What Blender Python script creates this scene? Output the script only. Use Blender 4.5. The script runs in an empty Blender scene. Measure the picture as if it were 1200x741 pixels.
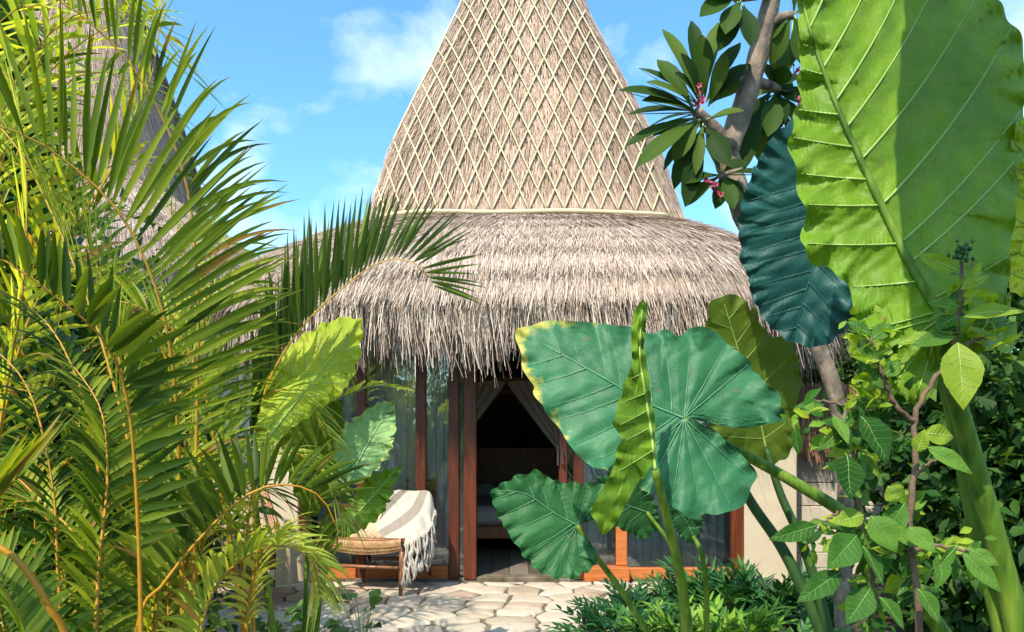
import bpy, math, random
import numpy as np
from math import radians as R
from mathutils import Vector

random.seed(7)
rng = np.random.default_rng(7)
S = bpy.context.scene
COL = S.collection

# ------------------------------------------------------------------ camera, sky, sun, exposure
EYE = 1.2
FPX = 870.0            # focal length in pixels of the 1200 px wide photograph
HORIZON = 516.0
cam_d = bpy.data.cameras.new("camera")
cam_d.sensor_width = 36
cam_d.lens = FPX / 1200 * 36
cam_d.shift_y = (HORIZON - 370.5) / 1200
cam_d.clip_start = 0.05
cam_d.clip_end = 3000
cam = bpy.data.objects.new("camera", cam_d)
cam.location = (0, 0, EYE)
cam.rotation_euler = (R(90), 0, 0)
COL.objects.link(cam)
S.camera = cam

SUN_EL, SUN_AZ = R(49), R(26)      # azimuth: to the left of straight behind the viewer
to_sun = Vector((-math.sin(SUN_AZ) * math.cos(SUN_EL), -math.cos(SUN_AZ) * math.cos(SUN_EL), math.sin(SUN_EL)))
sd = bpy.data.lights.new("sun", 'SUN')
sd.energy = 4.5
sd.angle = R(0.5)
sd.color = (1.0, 0.90, 0.74)
sun = bpy.data.objects.new("sun", sd)
sun.rotation_euler = to_sun.to_track_quat('Z', 'Y').to_euler()
COL.objects.link(sun)

W = bpy.data.worlds.new("World")
S.world = W
W.use_nodes = True
nt = W.node_tree
nt.nodes.clear()
N = nt.nodes.new
out = N('ShaderNodeOutputWorld')
bg = N('ShaderNodeBackground')
bg.inputs['Strength'].default_value = 0.148
sky = N('ShaderNodeTexSky')
sky.sky_type = 'NISHITA'
sky.sun_disc = False
sky.sun_elevation = SUN_EL
sky.sun_rotation = math.atan2(to_sun.x, to_sun.y)
sky.air_density = 1.0
sky.dust_density = 1.3
sky.ozone_density = 2.2
tc = N('ShaderNodeTexCoord')
nz = N('ShaderNodeTexNoise')
nz.inputs['Scale'].default_value = 3.1
nz.inputs['Detail'].default_value = 7
nz.inputs['Roughness'].default_value = 0.55
nz.inputs['Distortion'].default_value = 0.25
mp = N('ShaderNodeMapping')
mp.inputs['Location'].default_value = (0.488, 0.317, 0.035)
mp.inputs['Scale'].default_value = (1.0, 1.0, 1.5)
cr = N('ShaderNodeValToRGB')
cr.color_ramp.elements[0].position = 0.50
cr.color_ramp.elements[0].color = (0, 0, 0, 1)
cr.color_ramp.elements[1].position = 0.74
cr.color_ramp.elements[1].color = (0.9, 0.9, 0.9, 1)
mx = N('ShaderNodeMix')
mx.data_type = 'RGBA'
mx.inputs['B'].default_value = (7.2, 7.6, 8.0, 1)
hs = N('ShaderNodeHueSaturation')
hs.inputs['Saturation'].default_value = 1.12
hs.inputs['Value'].default_value = 1.25
L = nt.links.new
L(tc.outputs['Generated'], mp.inputs['Vector'])
L(mp.outputs['Vector'], nz.inputs['Vector'])
L(nz.outputs['Fac'], cr.inputs['Fac'])
L(cr.outputs['Color'], mx.inputs['Factor'])
L(sky.outputs['Color'], hs.inputs['Color'])
tintm = N('ShaderNodeMix'); tintm.data_type = 'RGBA'; tintm.blend_type = 'MULTIPLY'
tintm.inputs['Factor'].default_value = 1
tintm.inputs['B'].default_value = (0.86, 1.22, 1.22, 1)
L(hs.outputs['Color'], tintm.inputs['A'])
L(tintm.outputs['Result'], mx.inputs['A'])
L(mx.outputs['Result'], bg.inputs['Color'])
L(bg.outputs['Background'], out.inputs['Surface'])

S.view_settings.view_transform = 'Standard'
S.view_settings.look = 'None'
S.view_settings.gamma = 1
S.view_settings.exposure = 0.68
S.render.engine = 'CYCLES'
S.cycles.max_bounces = 8
S.cycles.transparent_max_bounces = 16
S.cycles.use_denoising = True
try:
    S.cycles.denoiser = 'OPENIMAGEDENOISE'
except Exception:
    pass

# ------------------------------------------------------------------ helpers
def P(px, py, d):
    """world point seen at photograph pixel (px, py) at distance d along the view axis"""
    return np.array(((px - 600) / FPX * d, d, EYE + (HORIZON - py) / FPX * d))

def nrm(v):
    v = np.asarray(v, float)
    return v / (np.linalg.norm(v, axis=-1, keepdims=True) + 1e-12)

def catmull(pts, n):
    """n samples along a Catmull-Rom curve through pts (any dimension)"""
    p = np.asarray(pts, float)
    p = np.vstack([2 * p[0] - p[1], p, 2 * p[-1] - p[-2]])
    k = len(p) - 3
    t = np.linspace(0, k - 1e-9, n)
    i = t.astype(int)
    f = (t - i)[:, None]
    a, b, c, d = p[i], p[i + 1], p[i + 2], p[i + 3]
    return 0.5 * (2 * b + (c - a) * f + (2 * a - 5 * b + 4 * c - d) * f ** 2 + (3 * b - a - 3 * c + d) * f ** 3)

def even(pts, n):
    s = np.concatenate([[0], np.cumsum(np.linalg.norm(np.diff(pts, axis=0), axis=1))])
    t = np.linspace(0, s[-1], n)
    return np.stack([np.interp(t, s, pts[:, k]) for k in range(pts.shape[1])], 1)

class MB:
    """collects shapes into ONE mesh; every vertex carries a random 'tint' and an 'edge' value"""
    def __init__(self):
        self.v, self.f, self.m, self.t, self.e, self.n = [], [], [], [], [], 0
    def add(self, v, f, mat=0, tint=0.5, edge=0.0):
        v = np.asarray(v, float).reshape(-1, 3)
        self.v.append(v)
        for a in (np.asarray(f, int),) if not isinstance(f, list) else [np.asarray(x, int) for x in f]:
            if a.ndim == 1:
                a = a[None]
            self.f.append(a + self.n)
            self.m.append(np.full(len(a), mat))
        self.t.append(np.broadcast_to(np.asarray(tint, float), (len(v),)))
        self.e.append(np.broadcast_to(np.asarray(edge, float), (len(v),)))
        self.n += len(v)
        return self
    def box(self, lo, hi, mat=0, tint=None, bev=0.0):
        lo, hi = np.minimum(lo, hi), np.maximum(lo, hi)
        c = (lo + hi) / 2
        h = (hi - lo) / 2
        b = min(bev, h.min() * 0.45)
        tint = random.random() if tint is None else tint
        if b <= 0:
            v = [c + h * np.array(s) for s in ((-1,-1,-1),(1,-1,-1),(1,1,-1),(-1,1,-1),(-1,-1,1),(1,-1,1),(1,1,1),(-1,1,1))]
            return self.add(v, [[(0,3,2,1),(4,5,6,7),(0,1,5,4),(1,2,6,5),(2,3,7,6),(3,0,4,7)]], mat, tint)
        v, idx = [], {}
        for sx in (-1, 1):
            for sy in (-1, 1):
                for sz in (-1, 1):
                    for ax in range(3):
                        q = h - b
                        q[ax] = h[ax]
                        idx[sx, sy, sz, ax] = len(v)
                        v.append(c + q * np.array((sx, sy, sz)))
        quads, tris = [], []
        for ax in range(3):
            o = [i for i in range(3) if i != ax]
            for s in (-1, 1):
                q = []
                for a, bb in ((-1, -1), (1, -1), (1, 1), (-1, 1)):
                    k = [0, 0, 0]
                    k[ax] = s; k[o[0]] = a; k[o[1]] = bb
                    q.append(idx[(*k, ax)])
                quads.append(q)
        for ax in range(3):
            o = [i for i in range(3) if i != ax]
            for a in (-1, 1):
                for bb in (-1, 1):
                    k0 = [0, 0, 0]; k1 = [0, 0, 0]
                    k0[ax], k1[ax] = -1, 1
                    k0[o[0]] = k1[o[0]] = a
                    k0[o[1]] = k1[o[1]] = bb
                    quads.append([idx[(*k0, o[0])], idx[(*k1, o[0])], idx[(*k1, o[1])], idx[(*k0, o[1])]])
        for sx in (-1, 1):
            for sy in (-1, 1):
                for sz in (-1, 1):
                    tris.append([idx[sx, sy, sz, a] for a in range(3)])
        return self.add(v, [quads, tris], mat, tint)
    def tube(self, pts, rad, seg=8, mat=0, tint=0.5, caps=True, flat=1.0, edge=0.0):
        p = np.asarray(pts, float)
        n = len(p)
        r = np.broadcast_to(np.asarray(rad, float), (n,))
        T = nrm(np.gradient(p, axis=0))
        ref = np.array((0., 0, 1)) if abs(T[0][2]) < 0.9 else np.array((1., 0, 0))
        u = nrm(np.cross(T[0], ref))
        V = []
        for i in range(n):
            u = nrm(u - T[i] * np.dot(u, T[i]))
            w = np.cross(T[i], u)
            a = np.linspace(0, 2 * np.pi, seg, endpoint=False)
            V.append(p[i] + r[i] * (np.cos(a)[:, None] * u + flat * np.sin(a)[:, None] * w))
        V = np.vstack(V)
        i, j = np.meshgrid(np.arange(n - 1), np.arange(seg), indexing='ij')
        a = (i * seg + j).ravel(); b = (i * seg + (j + 1) % seg).ravel()
        q = np.stack([a, b, b + seg, a + seg], 1)
        f = [q]
        if caps:
            V = np.vstack([V, p[0], p[-1]])
            k = np.arange(seg)
            f.append(np.stack([(k + 1) % seg, k, np.full(seg, n * seg)], 1))
            f.append(np.stack([k + (n - 1) * seg, (k + 1) % seg + (n - 1) * seg, np.full(seg, n * seg + 1)], 1))
        return self.add(V, f, mat, tint, edge)
    def grid(self, V, mat=0, tint=0.5, edge=0.0, wrap=False):
        V = np.asarray(V, float)
        a, b = V.shape[:2]
        i, j = np.meshgrid(np.arange(a - 1), np.arange(b if wrap else b - 1), indexing='ij')
        i, j = i.ravel(), j.ravel()
        j2 = (j + 1) % b
        f = np.stack([i * b + j, i * b + j2, (i + 1) * b + j2, (i + 1) * b + j], 1)
        return self.add(V.reshape(-1, 3), f, mat, tint if np.isscalar(tint) else np.asarray(tint).ravel(), edge if np.isscalar(edge) else np.asarray(edge).ravel())
    def build(self, name, mats, parent=None, smooth=True, origin=None):
        v = np.vstack(self.v)
        if origin is not None:
            v = v - np.asarray(origin)
        me = bpy.data.meshes.new(name)
        me.vertices.add(len(v))
        me.vertices.foreach_set('co', v.astype(np.float32).ravel())
        nl = sum(f.size for f in self.f)
        npoly = sum(len(f) for f in self.f)
        me.loops.add(nl)
        me.loops.foreach_set('vertex_index', np.concatenate([f.ravel() for f in self.f]).astype(np.int32))
        me.polygons.add(npoly)
        tot = np.concatenate([np.full(len(f), f.shape[1]) for f in self.f])
        st = np.concatenate([[0], np.cumsum(tot)[:-1]])
        me.polygons.foreach_set('loop_start', st.astype(np.int32))
        me.polygons.foreach_set('material_index', np.concatenate(self.m).astype(np.int32))
        me.polygons.foreach_set('use_smooth', np.full(npoly, smooth))
        me.update(calc_edges=True)
        for nm, arr in (('tint', self.t), ('edge', self.e)):
            at = me.attributes.new(nm, 'FLOAT', 'POINT')
            at.data.foreach_set('value', np.concatenate(arr).astype(np.float32))
        for m in (mats if isinstance(mats, (list, tuple)) else [mats]):
            me.materials.append(m)
        o = bpy.data.objects.new(name, me)
        COL.objects.link(o)
        if parent is not None:
            o.parent = parent
            if origin is None:
                o.matrix_parent_inverse = parent.matrix_world.inverted()
        if origin is not None:
            o.location = origin
        return o

def thing(name, label, cat, loc=(0, 0, 0), group=None, rz=0, scale=1):
    o = bpy.data.objects.new(name, None)
    o.empty_display_size = 0.2
    COL.objects.link(o)
    o.location = loc
    o.rotation_euler = (0, 0, rz)
    o.scale = (scale,) * 3
    tag(o, label, cat, group)
    bpy.context.view_layer.update()
    return o

def tag(o, label=None, cat=None, group=None, kind=None):
    if label: o['label'] = label
    if cat: o['category'] = cat
    if group: o['group'] = group
    if kind: o['kind'] = kind
    return o

# ------------------------------------------------------------------ materials
def ramp(n, stops):
    r = n.new('ShaderNodeValToRGB')
    e = r.color_ramp.elements
    while len(e) < len(stops):
        e.new(0.5)
    for k, (p, c) in enumerate(stops):
        e[k].position = p
        e[k].color = (*c, 1)
    return r

def mat(name, stops, rough=0.6, scale=8.0, stretch=(1, 1, 1), tintmix=0.5, bump=0.0, bscale=None, spec=0.5,
        trans=0.0, tcol=None, edge=None, edge_pos=(0.9, 1.0), detail=5, bdist=0.01, coat=0.0, cells=0.0, spots=0.0):
    """noise + per-vertex tint through a colour ramp, optional translucency and a coloured margin"""
    m = bpy.data.materials.new(name)
    m.use_nodes = True
    t = m.node_tree
    t.nodes.clear()
    n = t.nodes
    l = t.links.new
    o = n.new('ShaderNodeOutputMaterial')
    b = n.new('ShaderNodeBsdfPrincipled')
    b.inputs['Roughness'].default_value = rough
    b.inputs['Specular IOR Level'].default_value = spec
    if coat:
        b.inputs['Coat Weight'].default_value = coat
        b.inputs['Coat Roughness'].default_value = 0.25
    tcn = n.new('ShaderNodeTexCoord')
    mpn = n.new('ShaderNodeMapping')
    mpn.inputs['Scale'].default_value = stretch
    l(tcn.outputs['Object'], mpn.inputs['Vector'])
    no = n.new('ShaderNodeTexNoise')
    no.inputs['Scale'].default_value = scale
    no.inputs['Detail'].default_value = detail
    l(mpn.outputs['Vector'], no.inputs['Vector'])
    at = n.new('ShaderNodeAttribute')
    at.attribute_name = 'tint'
    mixf = n.new('ShaderNodeMix')
    mixf.inputs['Factor'].default_value = tintmix
    l(no.outputs['Fac'], mixf.inputs['A'])
    l(at.outputs['Fac'], mixf.inputs['B'])
    rp = ramp(n, stops)
    l(mixf.outputs['Result'], rp.inputs['Fac'])
    colour = rp.outputs['Color']
    if edge is not None:
        ae = n.new('ShaderNodeAttribute')
        ae.attribute_name = 'edge'
        n2 = n.new('ShaderNodeTexNoise')
        n2.inputs['Scale'].default_value = scale * 2.2
        l(tcn.outputs['Object'], n2.inputs['Vector'])
        ma = n.new('ShaderNodeMath'); ma.operation = 'MULTIPLY_ADD'
        ma.inputs[1].default_value = 0.35 if not cells else 0.9
        l(n2.outputs['Fac'], ma.inputs[0])
        l(ae.outputs['Fac'], ma.inputs[2])
        mr = n.new('ShaderNodeMapRange')
        eo = 0.17 if not cells else 0.50
        mr.inputs['From Min'].default_value = edge_pos[0] + eo
        mr.inputs['From Max'].default_value = edge_pos[1] + eo
        l(ma.outputs['Value'], mr.inputs['Value'])
        me = n.new('ShaderNodeMix'); me.data_type = 'RGBA'
        l(mr.outputs['Result'], me.inputs['Factor'])
        l(colour, me.inputs['A'])
        me.inputs['B'].default_value = (*edge, 1)
        colour = me.outputs['Result']
    height = None
    if cells:
        vo = n.new('ShaderNodeTexVoronoi'); vo.feature = 'DISTANCE_TO_EDGE'; vo.inputs['Scale'].default_value = cells
        wob = n.new('ShaderNodeMix'); wob.data_type = 'RGBA'; wob.inputs['Factor'].default_value = 0.06
        nw = n.new('ShaderNodeTexNoise'); nw.inputs['Scale'].default_value = cells * 0.4
        l(tcn.outputs['Object'], nw.inputs['Vector'])
        l(tcn.outputs['Object'], wob.inputs['A']); l(nw.outputs['Color'], wob.inputs['B'])
        l(wob.outputs['Result'], vo.inputs['Vector'])
        mrv = n.new('ShaderNodeMapRange'); mrv.inputs['From Max'].default_value = 0.16
        l(vo.outputs['Distance'], mrv.inputs['Value'])
        cv = n.new('ShaderNodeMix'); cv.data_type = 'RGBA'; cv.blend_type = 'MULTIPLY'; cv.inputs['Factor'].default_value = 1
        rv = ramp(n, [(0.0, (1.22, 1.2, 1.15)), (0.6, (0.93, 0.94, 0.92))])
        l(mrv.outputs['Result'], rv.inputs['Fac'])
        l(colour, cv.inputs['A']); l(rv.outputs['Color'], cv.inputs['B'])
        colour = cv.outputs['Result']
        height = mrv.outputs['Result']
        # broad uneven patches of lighter and darker green
        nb2 = n.new('ShaderNodeTexNoise'); nb2.inputs['Scale'].default_value = 3.5; nb2.inputs['Detail'].default_value = 8; nb2.inputs['Roughness'].default_value = 0.65
        l(tcn.outputs['Object'], nb2.inputs['Vector'])
        rb = ramp(n, [(0.3, (0.72, 0.78, 0.74)), (0.7, (1.22, 1.12, 1.0))])
        l(nb2.outputs['Fac'], rb.inputs['Fac'])
        cb = n.new('ShaderNodeMix'); cb.data_type = 'RGBA'; cb.blend_type = 'MULTIPLY'; cb.inputs['Factor'].default_value = 1
        l(colour, cb.inputs['A']); l(rb.outputs['Color'], cb.inputs['B'])
        colour = cb.outputs['Result']
    if spots:
        ns = n.new('ShaderNodeTexNoise'); ns.inputs['Scale'].default_value = spots; ns.inputs['Detail'].default_value = 3
        l(tcn.outputs['Object'], ns.inputs['Vector'])
        ms = n.new('ShaderNodeMapRange'); ms.inputs['From Min'].default_value = 0.69; ms.inputs['From Max'].default_value = 0.745; ms.inputs['To Max'].default_value = 0.75
        l(ns.outputs['Fac'], ms.inputs['Value'])
        cs = n.new('ShaderNodeMix'); cs.data_type = 'RGBA'
        l(ms.outputs['Result'], cs.inputs['Factor']); l(colour, cs.inputs['A']); cs.inputs['B'].default_value = (0.16, 0.105, 0.035, 1)
        colour = cs.outputs['Result']
    l(colour, b.inputs['Base Color'])
    if bump:
        nb = n.new('ShaderNodeTexNoise')
        nb.inputs['Scale'].default_value = bscale or scale * 3
        nb.inputs['Detail'].default_value = 6
        l(mpn.outputs['Vector'], nb.inputs['Vector'])
        bu = n.new('ShaderNodeBump')
        bu.inputs['Strength'].default_value = bump
        bu.inputs['Distance'].default_value = bdist
        if height is not None:
            ah = n.new('ShaderNodeMath'); ah.operation = 'MULTIPLY_ADD'; ah.inputs[1].default_value = 0.5
            l(nb.outputs['Fac'], ah.inputs[0]); l(height, ah.inputs[2])
            l(ah.outputs['Value'], bu.inputs['Height'])
        else:
            l(nb.outputs['Fac'], bu.inputs['Height'])
        l(bu.outputs['Normal'], b.inputs['Normal'])
    if trans:
        tr = n.new('ShaderNodeBsdfTranslucent')
        hs = n.new('ShaderNodeMix'); hs.data_type = 'RGBA'; hs.blend_type = 'MULTIPLY'
        hs.inputs['Factor'].default_value = 1
        l(colour, hs.inputs['A'])
        hs.inputs['B'].default_value = (*(tcol or (2.2, 1.7, 0.6)), 1)
        l(hs.outputs['Result'], tr.inputs['Color'])
        mxs = n.new('ShaderNodeMixShader')
        mxs.inputs['Fac'].default_value = trans
        l(b.outputs['BSDF'], mxs.inputs[1])
        l(tr.outputs['BSDF'], mxs.inputs[2])
        l(mxs.outputs['Shader'], o.inputs['Surface'])
    else:
        l(b.outputs['BSDF'], o.inputs['Surface'])
    return m

M = {}
M['soil'] = mat('soil', [(0.3, (0.03, 0.022, 0.014)), (0.7, (0.085, 0.065, 0.04))], 0.95, 6, bump=0.6, tintmix=0.1)
M['stone'] = mat('flagstone', [(0.1, (0.27, 0.185, 0.12)), (0.35, (0.43, 0.36, 0.275)), (0.6, (0.50, 0.44, 0.35)), (0.85, (0.40, 0.28, 0.205)), (1, (0.56, 0.51, 0.42))],
                 0.75, 7, tintmix=0.6, bump=0.7, bscale=30, bdist=0.006)
M['grout'] = mat('grout', [(0.3, (0.065, 0.055, 0.03)), (0.5, (0.13, 0.10, 0.07)), (0.7, (0.20, 0.165, 0.125))], 0.95, 9, tintmix=0)
M['thatch'] = mat('thatch', [(0.0, (0.12, 0.075, 0.05)), (0.25, (0.33, 0.23, 0.16)), (0.6, (0.435, 0.308, 0.235)), (1.0, (0.67, 0.52, 0.405))], 0.8, 5, tintmix=0.72, spec=0.2)
M['thatch_skirt'] = mat('thatch_skirt', [(0.0, (0.10, 0.062, 0.05)), (0.22, (0.32, 0.22, 0.175)), (0.55, (0.48, 0.365, 0.29)), (1.0, (0.79, 0.68, 0.575))], 0.75, 3, tintmix=0.72, spec=0.25)
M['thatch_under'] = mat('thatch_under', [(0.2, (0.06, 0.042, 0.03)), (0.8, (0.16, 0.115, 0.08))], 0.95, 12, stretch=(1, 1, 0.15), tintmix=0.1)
M['bamboo'] = mat('bamboo', [(0.0, (0.42, 0.33, 0.19)), (0.5, (0.56, 0.46, 0.28)), (1.0, (0.68, 0.58, 0.38))], 0.5, 14, tintmix=0.5)
M['redwood'] = mat('red_wood', [(0.25, (0.040, 0.009, 0.004)), (0.55, (0.105, 0.022, 0.007)), (0.8, (0.20, 0.050, 0.014))], 0.42, 7, stretch=(6, 6, 0.4), tintmix=0.3, bump=0.15)
M['orangewood'] = mat('orange_wood', [(0.25, (0.28, 0.075, 0.018)), (0.6, (0.46, 0.14, 0.035)), (0.85, (0.56, 0.20, 0.06))], 0.42, 7, stretch=(0.6, 6, 6), tintmix=0.3, bump=0.15)
M['teak'] = mat('teak', [(0.25, (0.12, 0.042, 0.018)), (0.55, (0.25, 0.10, 0.04)), (0.85, (0.36, 0.17, 0.075))], 0.45, 12, stretch=(4, 4, 0.8), tintmix=0.3, bump=0.1)
M['plaster'] = mat('plaster', [(0.3, (0.44, 0.36, 0.25)), (0.7, (0.54, 0.46, 0.34))], 0.9, 3, tintmix=0.05, bump=0.25, bscale=40)
M['whiteblock'] = mat('white_block', [(0.3, (0.40, 0.345, 0.27)), (0.7, (0.54, 0.48, 0.40))], 0.9, 5, tintmix=0.4, bump=0.5, bscale=30)
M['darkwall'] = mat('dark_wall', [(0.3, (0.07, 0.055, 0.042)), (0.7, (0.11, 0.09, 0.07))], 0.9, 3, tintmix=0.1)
M['curtain'] = mat('curtain', [(0.3, (0.62, 0.65, 0.66)), (0.7, (0.74, 0.76, 0.76))], 0.9, 6, tintmix=0.2, trans=0.2, tcol=(1, 1, 1))
M['net'] = mat('net', [(0.3, (0.44, 0.41, 0.38)), (0.7, (0.54, 0.50, 0.46))], 0.9, 6, tintmix=0.2, trans=0.3, tcol=(1, 1, 1))
M['linen'] = mat('linen', [(0.3, (0.36, 0.35, 0.34)), (0.7, (0.44, 0.43, 0.42))], 0.9, 6, tintmix=0.2)
M['bark'] = mat('bark', [(0.3, (0.045, 0.035, 0.028)), (0.5, (0.16, 0.12, 0.09)), (0.72, (0.34, 0.26, 0.19))], 0.85, 16, stretch=(1, 1, 0.6), tintmix=0.1, bump=0.7, bscale=60)
M['twig'] = mat('twig', [(0.2, (0.07, 0.04, 0.025)), (0.8, (0.20, 0.13, 0.085))], 0.8, 30, tintmix=0.2, bump=0.4)
M['handle'] = mat('handle_metal', [(0.2, (0.04, 0.04, 0.04)), (0.8, (0.08, 0.08, 0.08))], 0.35, 30)

def weave_mat(name, a, b, scale):
    m = bpy.data.materials.new(name)
    m.use_nodes = True
    n = m.node_tree.nodes; l = m.node_tree.links.new
    bs = n['Principled BSDF']
    bs.inputs['Roughness'].default_value = 0.6
    tcn = n.new('ShaderNodeTexCoord')
    wv = n.new('ShaderNodeTexWave'); wv.inputs['Scale'].default_value = scale; wv.bands_direction = 'X'; wv.inputs['Distortion'].default_value = 1.2
    w2 = n.new('ShaderNodeTexWave'); w2.inputs['Scale'].default_value = scale; w2.bands_direction = 'Y'; w2.inputs['Distortion'].default_value = 1.2
    no = n.new('ShaderNodeTexNoise'); no.inputs['Scale'].default_value = scale * 0.6; no.inputs['Detail'].default_value = 5
    for q in (wv, w2, no): l(tcn.outputs['Object'], q.inputs['Vector'])
    mm = n.new('ShaderNodeMath'); mm.operation = 'MULTIPLY'
    l(wv.outputs['Fac'], mm.inputs[0]); l(w2.outputs['Fac'], mm.inputs[1])
    ad = n.new('ShaderNodeMath'); ad.operation = 'ADD'
    l(mm.outputs['Value'], ad.inputs[0]); l(no.outputs['Fac'], ad.inputs[1])
    rp = ramp(n, [(0.35, a), (1.1 if False else 0.95, b)])
    l(ad.outputs['Value'], rp.inputs['Fac'])
    l(rp.outputs['Color'], bs.inputs['Base Color'])
    bu = n.new('ShaderNodeBump'); bu.inputs['Strength'].default_value = 0.8; bu.inputs['Distance'].default_value = 0.006
    l(ad.outputs['Value'], bu.inputs['Height']); l(bu.outputs['Normal'], bs.inputs['Normal'])
    return m
M['rattan'] = weave_mat('rattan', (0.22, 0.105, 0.045), (0.60, 0.36, 0.17), 22)
M['palewoven'] = weave_mat('pale_woven', (0.40, 0.29, 0.17), (0.70, 0.56, 0.37), 26)

def blanket_mat():
    m = bpy.data.materials.new('striped_blanket')
    m.use_nodes = True
    n = m.node_tree.nodes; l = m.node_tree.links.new
    bs = n['Principled BSDF']; bs.inputs['Roughness'].default_value = 0.95
    bs.inputs['Specular IOR Level'].default_value = 0.1
    at = n.new('ShaderNodeAttribute'); at.attribute_name = 'edge'     # 0..1 along the cloth
    rp = ramp(n, [(0.0, (0.44, 0.385, 0.315)), (0.06, (0.21, 0.165, 0.13)), (0.17, (0.44, 0.385, 0.315)), (0.40, (0.265, 0.215, 0.17)), (0.56, (0.44, 0.385, 0.315)), (1, (0.46, 0.40, 0.33))])
    rp.color_ramp.interpolation = 'CONSTANT'
    tcn = n.new('ShaderNodeTexCoord')
    no = n.new('ShaderNodeTexNoise'); no.inputs['Scale'].default_value = 90; no.inputs['Detail'].default_value = 4
    l(tcn.outputs['Object'], no.inputs['Vector'])
    mi = n.new('ShaderNodeMix'); mi.data_type = 'RGBA'; mi.blend_type = 'OVERLAY'; mi.inputs['Factor'].default_value = 0.55
    l(at.outputs['Fac'], rp.inputs['Fac']); l(rp.outputs['Color'], mi.inputs['A']); l(no.outputs['Color'], mi.inputs['B'])
    hsv = n.new('ShaderNodeHueSaturation'); hsv.inputs['Saturation'].default_value = 0.75
    l(mi.outputs['Result'], hsv.inputs['Color']); l(hsv.outputs['Color'], bs.inputs['Base Color'])
    bu = n.new('ShaderNodeBump'); bu.inputs['Strength'].default_value = 0.9; bu.inputs['Distance'].default_value = 0.006
    l(no.outputs['Fac'], bu.inputs['Height']); l(bu.outputs['Normal'], bs.inputs['Normal'])
    return m
M['blanket'] = blanket_mat()

def glass_mat():
    m = bpy.data.materials.new('window_glass')
    m.use_nodes = True
    n = m.node_tree.nodes; l = m.node_tree.links.new
    n.clear()
    o = n.new('ShaderNodeOutputMaterial')
    tr = n.new('ShaderNodeBsdfTransparent'); tr.inputs['Color'].default_value = (0.94, 0.965, 0.965, 1)
    gl = n.new('ShaderNodeBsdfGlossy'); gl.inputs['Roughness'].default_value = 0.015
    fr = n.new('ShaderNodeFresnel'); fr.inputs['IOR'].default_value = 1.65
    mu = n.new('ShaderNodeMath'); mu.operation = 'MULTIPLY_ADD'; mu.inputs[1].default_value = 1.3; mu.inputs[2].default_value = 0.05
    l(fr.outputs['Fac'], mu.inputs[0])
    mx = n.new('ShaderNodeMixShader')
    l(mu.outputs['Value'], mx.inputs['Fac']); l(tr.outputs['BSDF'], mx.inputs[1]); l(gl.outputs['BSDF'], mx.inputs[2])
    l(mx.outputs['Shader'], o.inputs['Surface'])
    return m
M['glass'] = glass_mat()

# leaves
def leafmat(name, a, b, c, trans=0.3, rough=0.42, edge=None, edge_pos=(0.86, 1.0), scale=9, tcol=(2.0, 1.9, 0.5), spec=0.5, tintmix=0.45, bump=0.15, **kw):
    return mat(name, [(0.25, a), (0.5, b), (0.78, c)], rough, scale, tintmix=tintmix, bump=bump, bscale=70, spec=spec, trans=trans, tcol=tcol, edge=edge, edge_pos=edge_pos, bdist=0.004, **kw)
M['palm'] = leafmat('palm_leaflet', (0.032, 0.072, 0.006), (0.115, 0.185, 0.015), (0.30, 0.36, 0.038), trans=0.45, rough=0.5, scale=3, tintmix=0.85, bump=0, edge=(0.30, 0.19, 0.05), edge_pos=(0.90, 1.02), tcol=(2.3, 1.8, 0.45), spec=0.25)
M['palm_yellow'] = leafmat('palm_leaflet_yellow', (0.11, 0.18, 0.022), (0.27, 0.35, 0.045), (0.52, 0.53, 0.115), trans=0.42, rough=0.5, scale=3, tintmix=0.85, bump=0, edge=(0.30, 0.19, 0.05), edge_pos=(0.90, 1.02), spec=0.3)  # glow of backlit leaflets put into the base colour
M['palm_dark'] = leafmat('palm_leaflet_dark', (0.012, 0.04, 0.012), (0.04, 0.095, 0.016), (0.11, 0.18, 0.025), trans=0.35, rough=0.5, scale=3, tintmix=0.85, bump=0, edge=(0.30, 0.19, 0.05), edge_pos=(0.90, 1.02), spec=0.25)  # darker copy: shade on the hanging left fronds put into the colour
M['rachis'] = mat('rachis', [(0.2, (0.24, 0.22, 0.02)), (0.5, (0.42, 0.22, 0.014)), (0.8, (0.50, 0.19, 0.008))], 0.5, 9, tintmix=0.35, bump=0.4, bscale=50, bdist=0.004)
M['rachis_green'] = mat('rachis_green', [(0.2, (0.10, 0.17, 0.03)), (0.8, (0.30, 0.32, 0.06))], 0.4, 6, tintmix=0.5)
M['el_teal'] = leafmat('leaf_teal', (0.018, 0.105, 0.048), (0.030, 0.145, 0.070), (0.054, 0.20, 0.10), trans=0.16, rough=0.5, edge=(0.44, 0.40, 0.085), edge_pos=(0.86, 1.10), tcol=(1.8, 1.6, 0.6), spec=0.26, cells=75, spots=26, bump=0.13)
M['el_blue'] = leafmat('leaf_blue', (0.004, 0.040, 0.042), (0.008, 0.065, 0.066), (0.016, 0.095, 0.09), trans=0.08, rough=0.5, spec=0.3, cells=70, spots=0, bump=0.13)
M['el_green'] = leafmat('leaf_green', (0.013, 0.082, 0.027), (0.025, 0.118, 0.041), (0.045, 0.16, 0.06), trans=0.18, rough=0.5, spec=0.26, cells=75, spots=24, bump=0.13)
M['el_lime'] = leafmat('leaf_lime', (0.085, 0.185, 0.010), (0.13, 0.25, 0.015), (0.20, 0.33, 0.03), trans=0.25, rough=0.52, spec=0.28, cells=80, spots=30, bump=0.13)
M['el_yellow'] = leafmat('leaf_yellow', (0.26, 0.38, 0.03), (0.38, 0.48, 0.045), (0.52, 0.57, 0.09), trans=0.4, rough=0.6, spec=0.3, cells=80, spots=26, bump=0.22)  # light glowing through the leaf is put into this yellow; also a dry leaf
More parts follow.
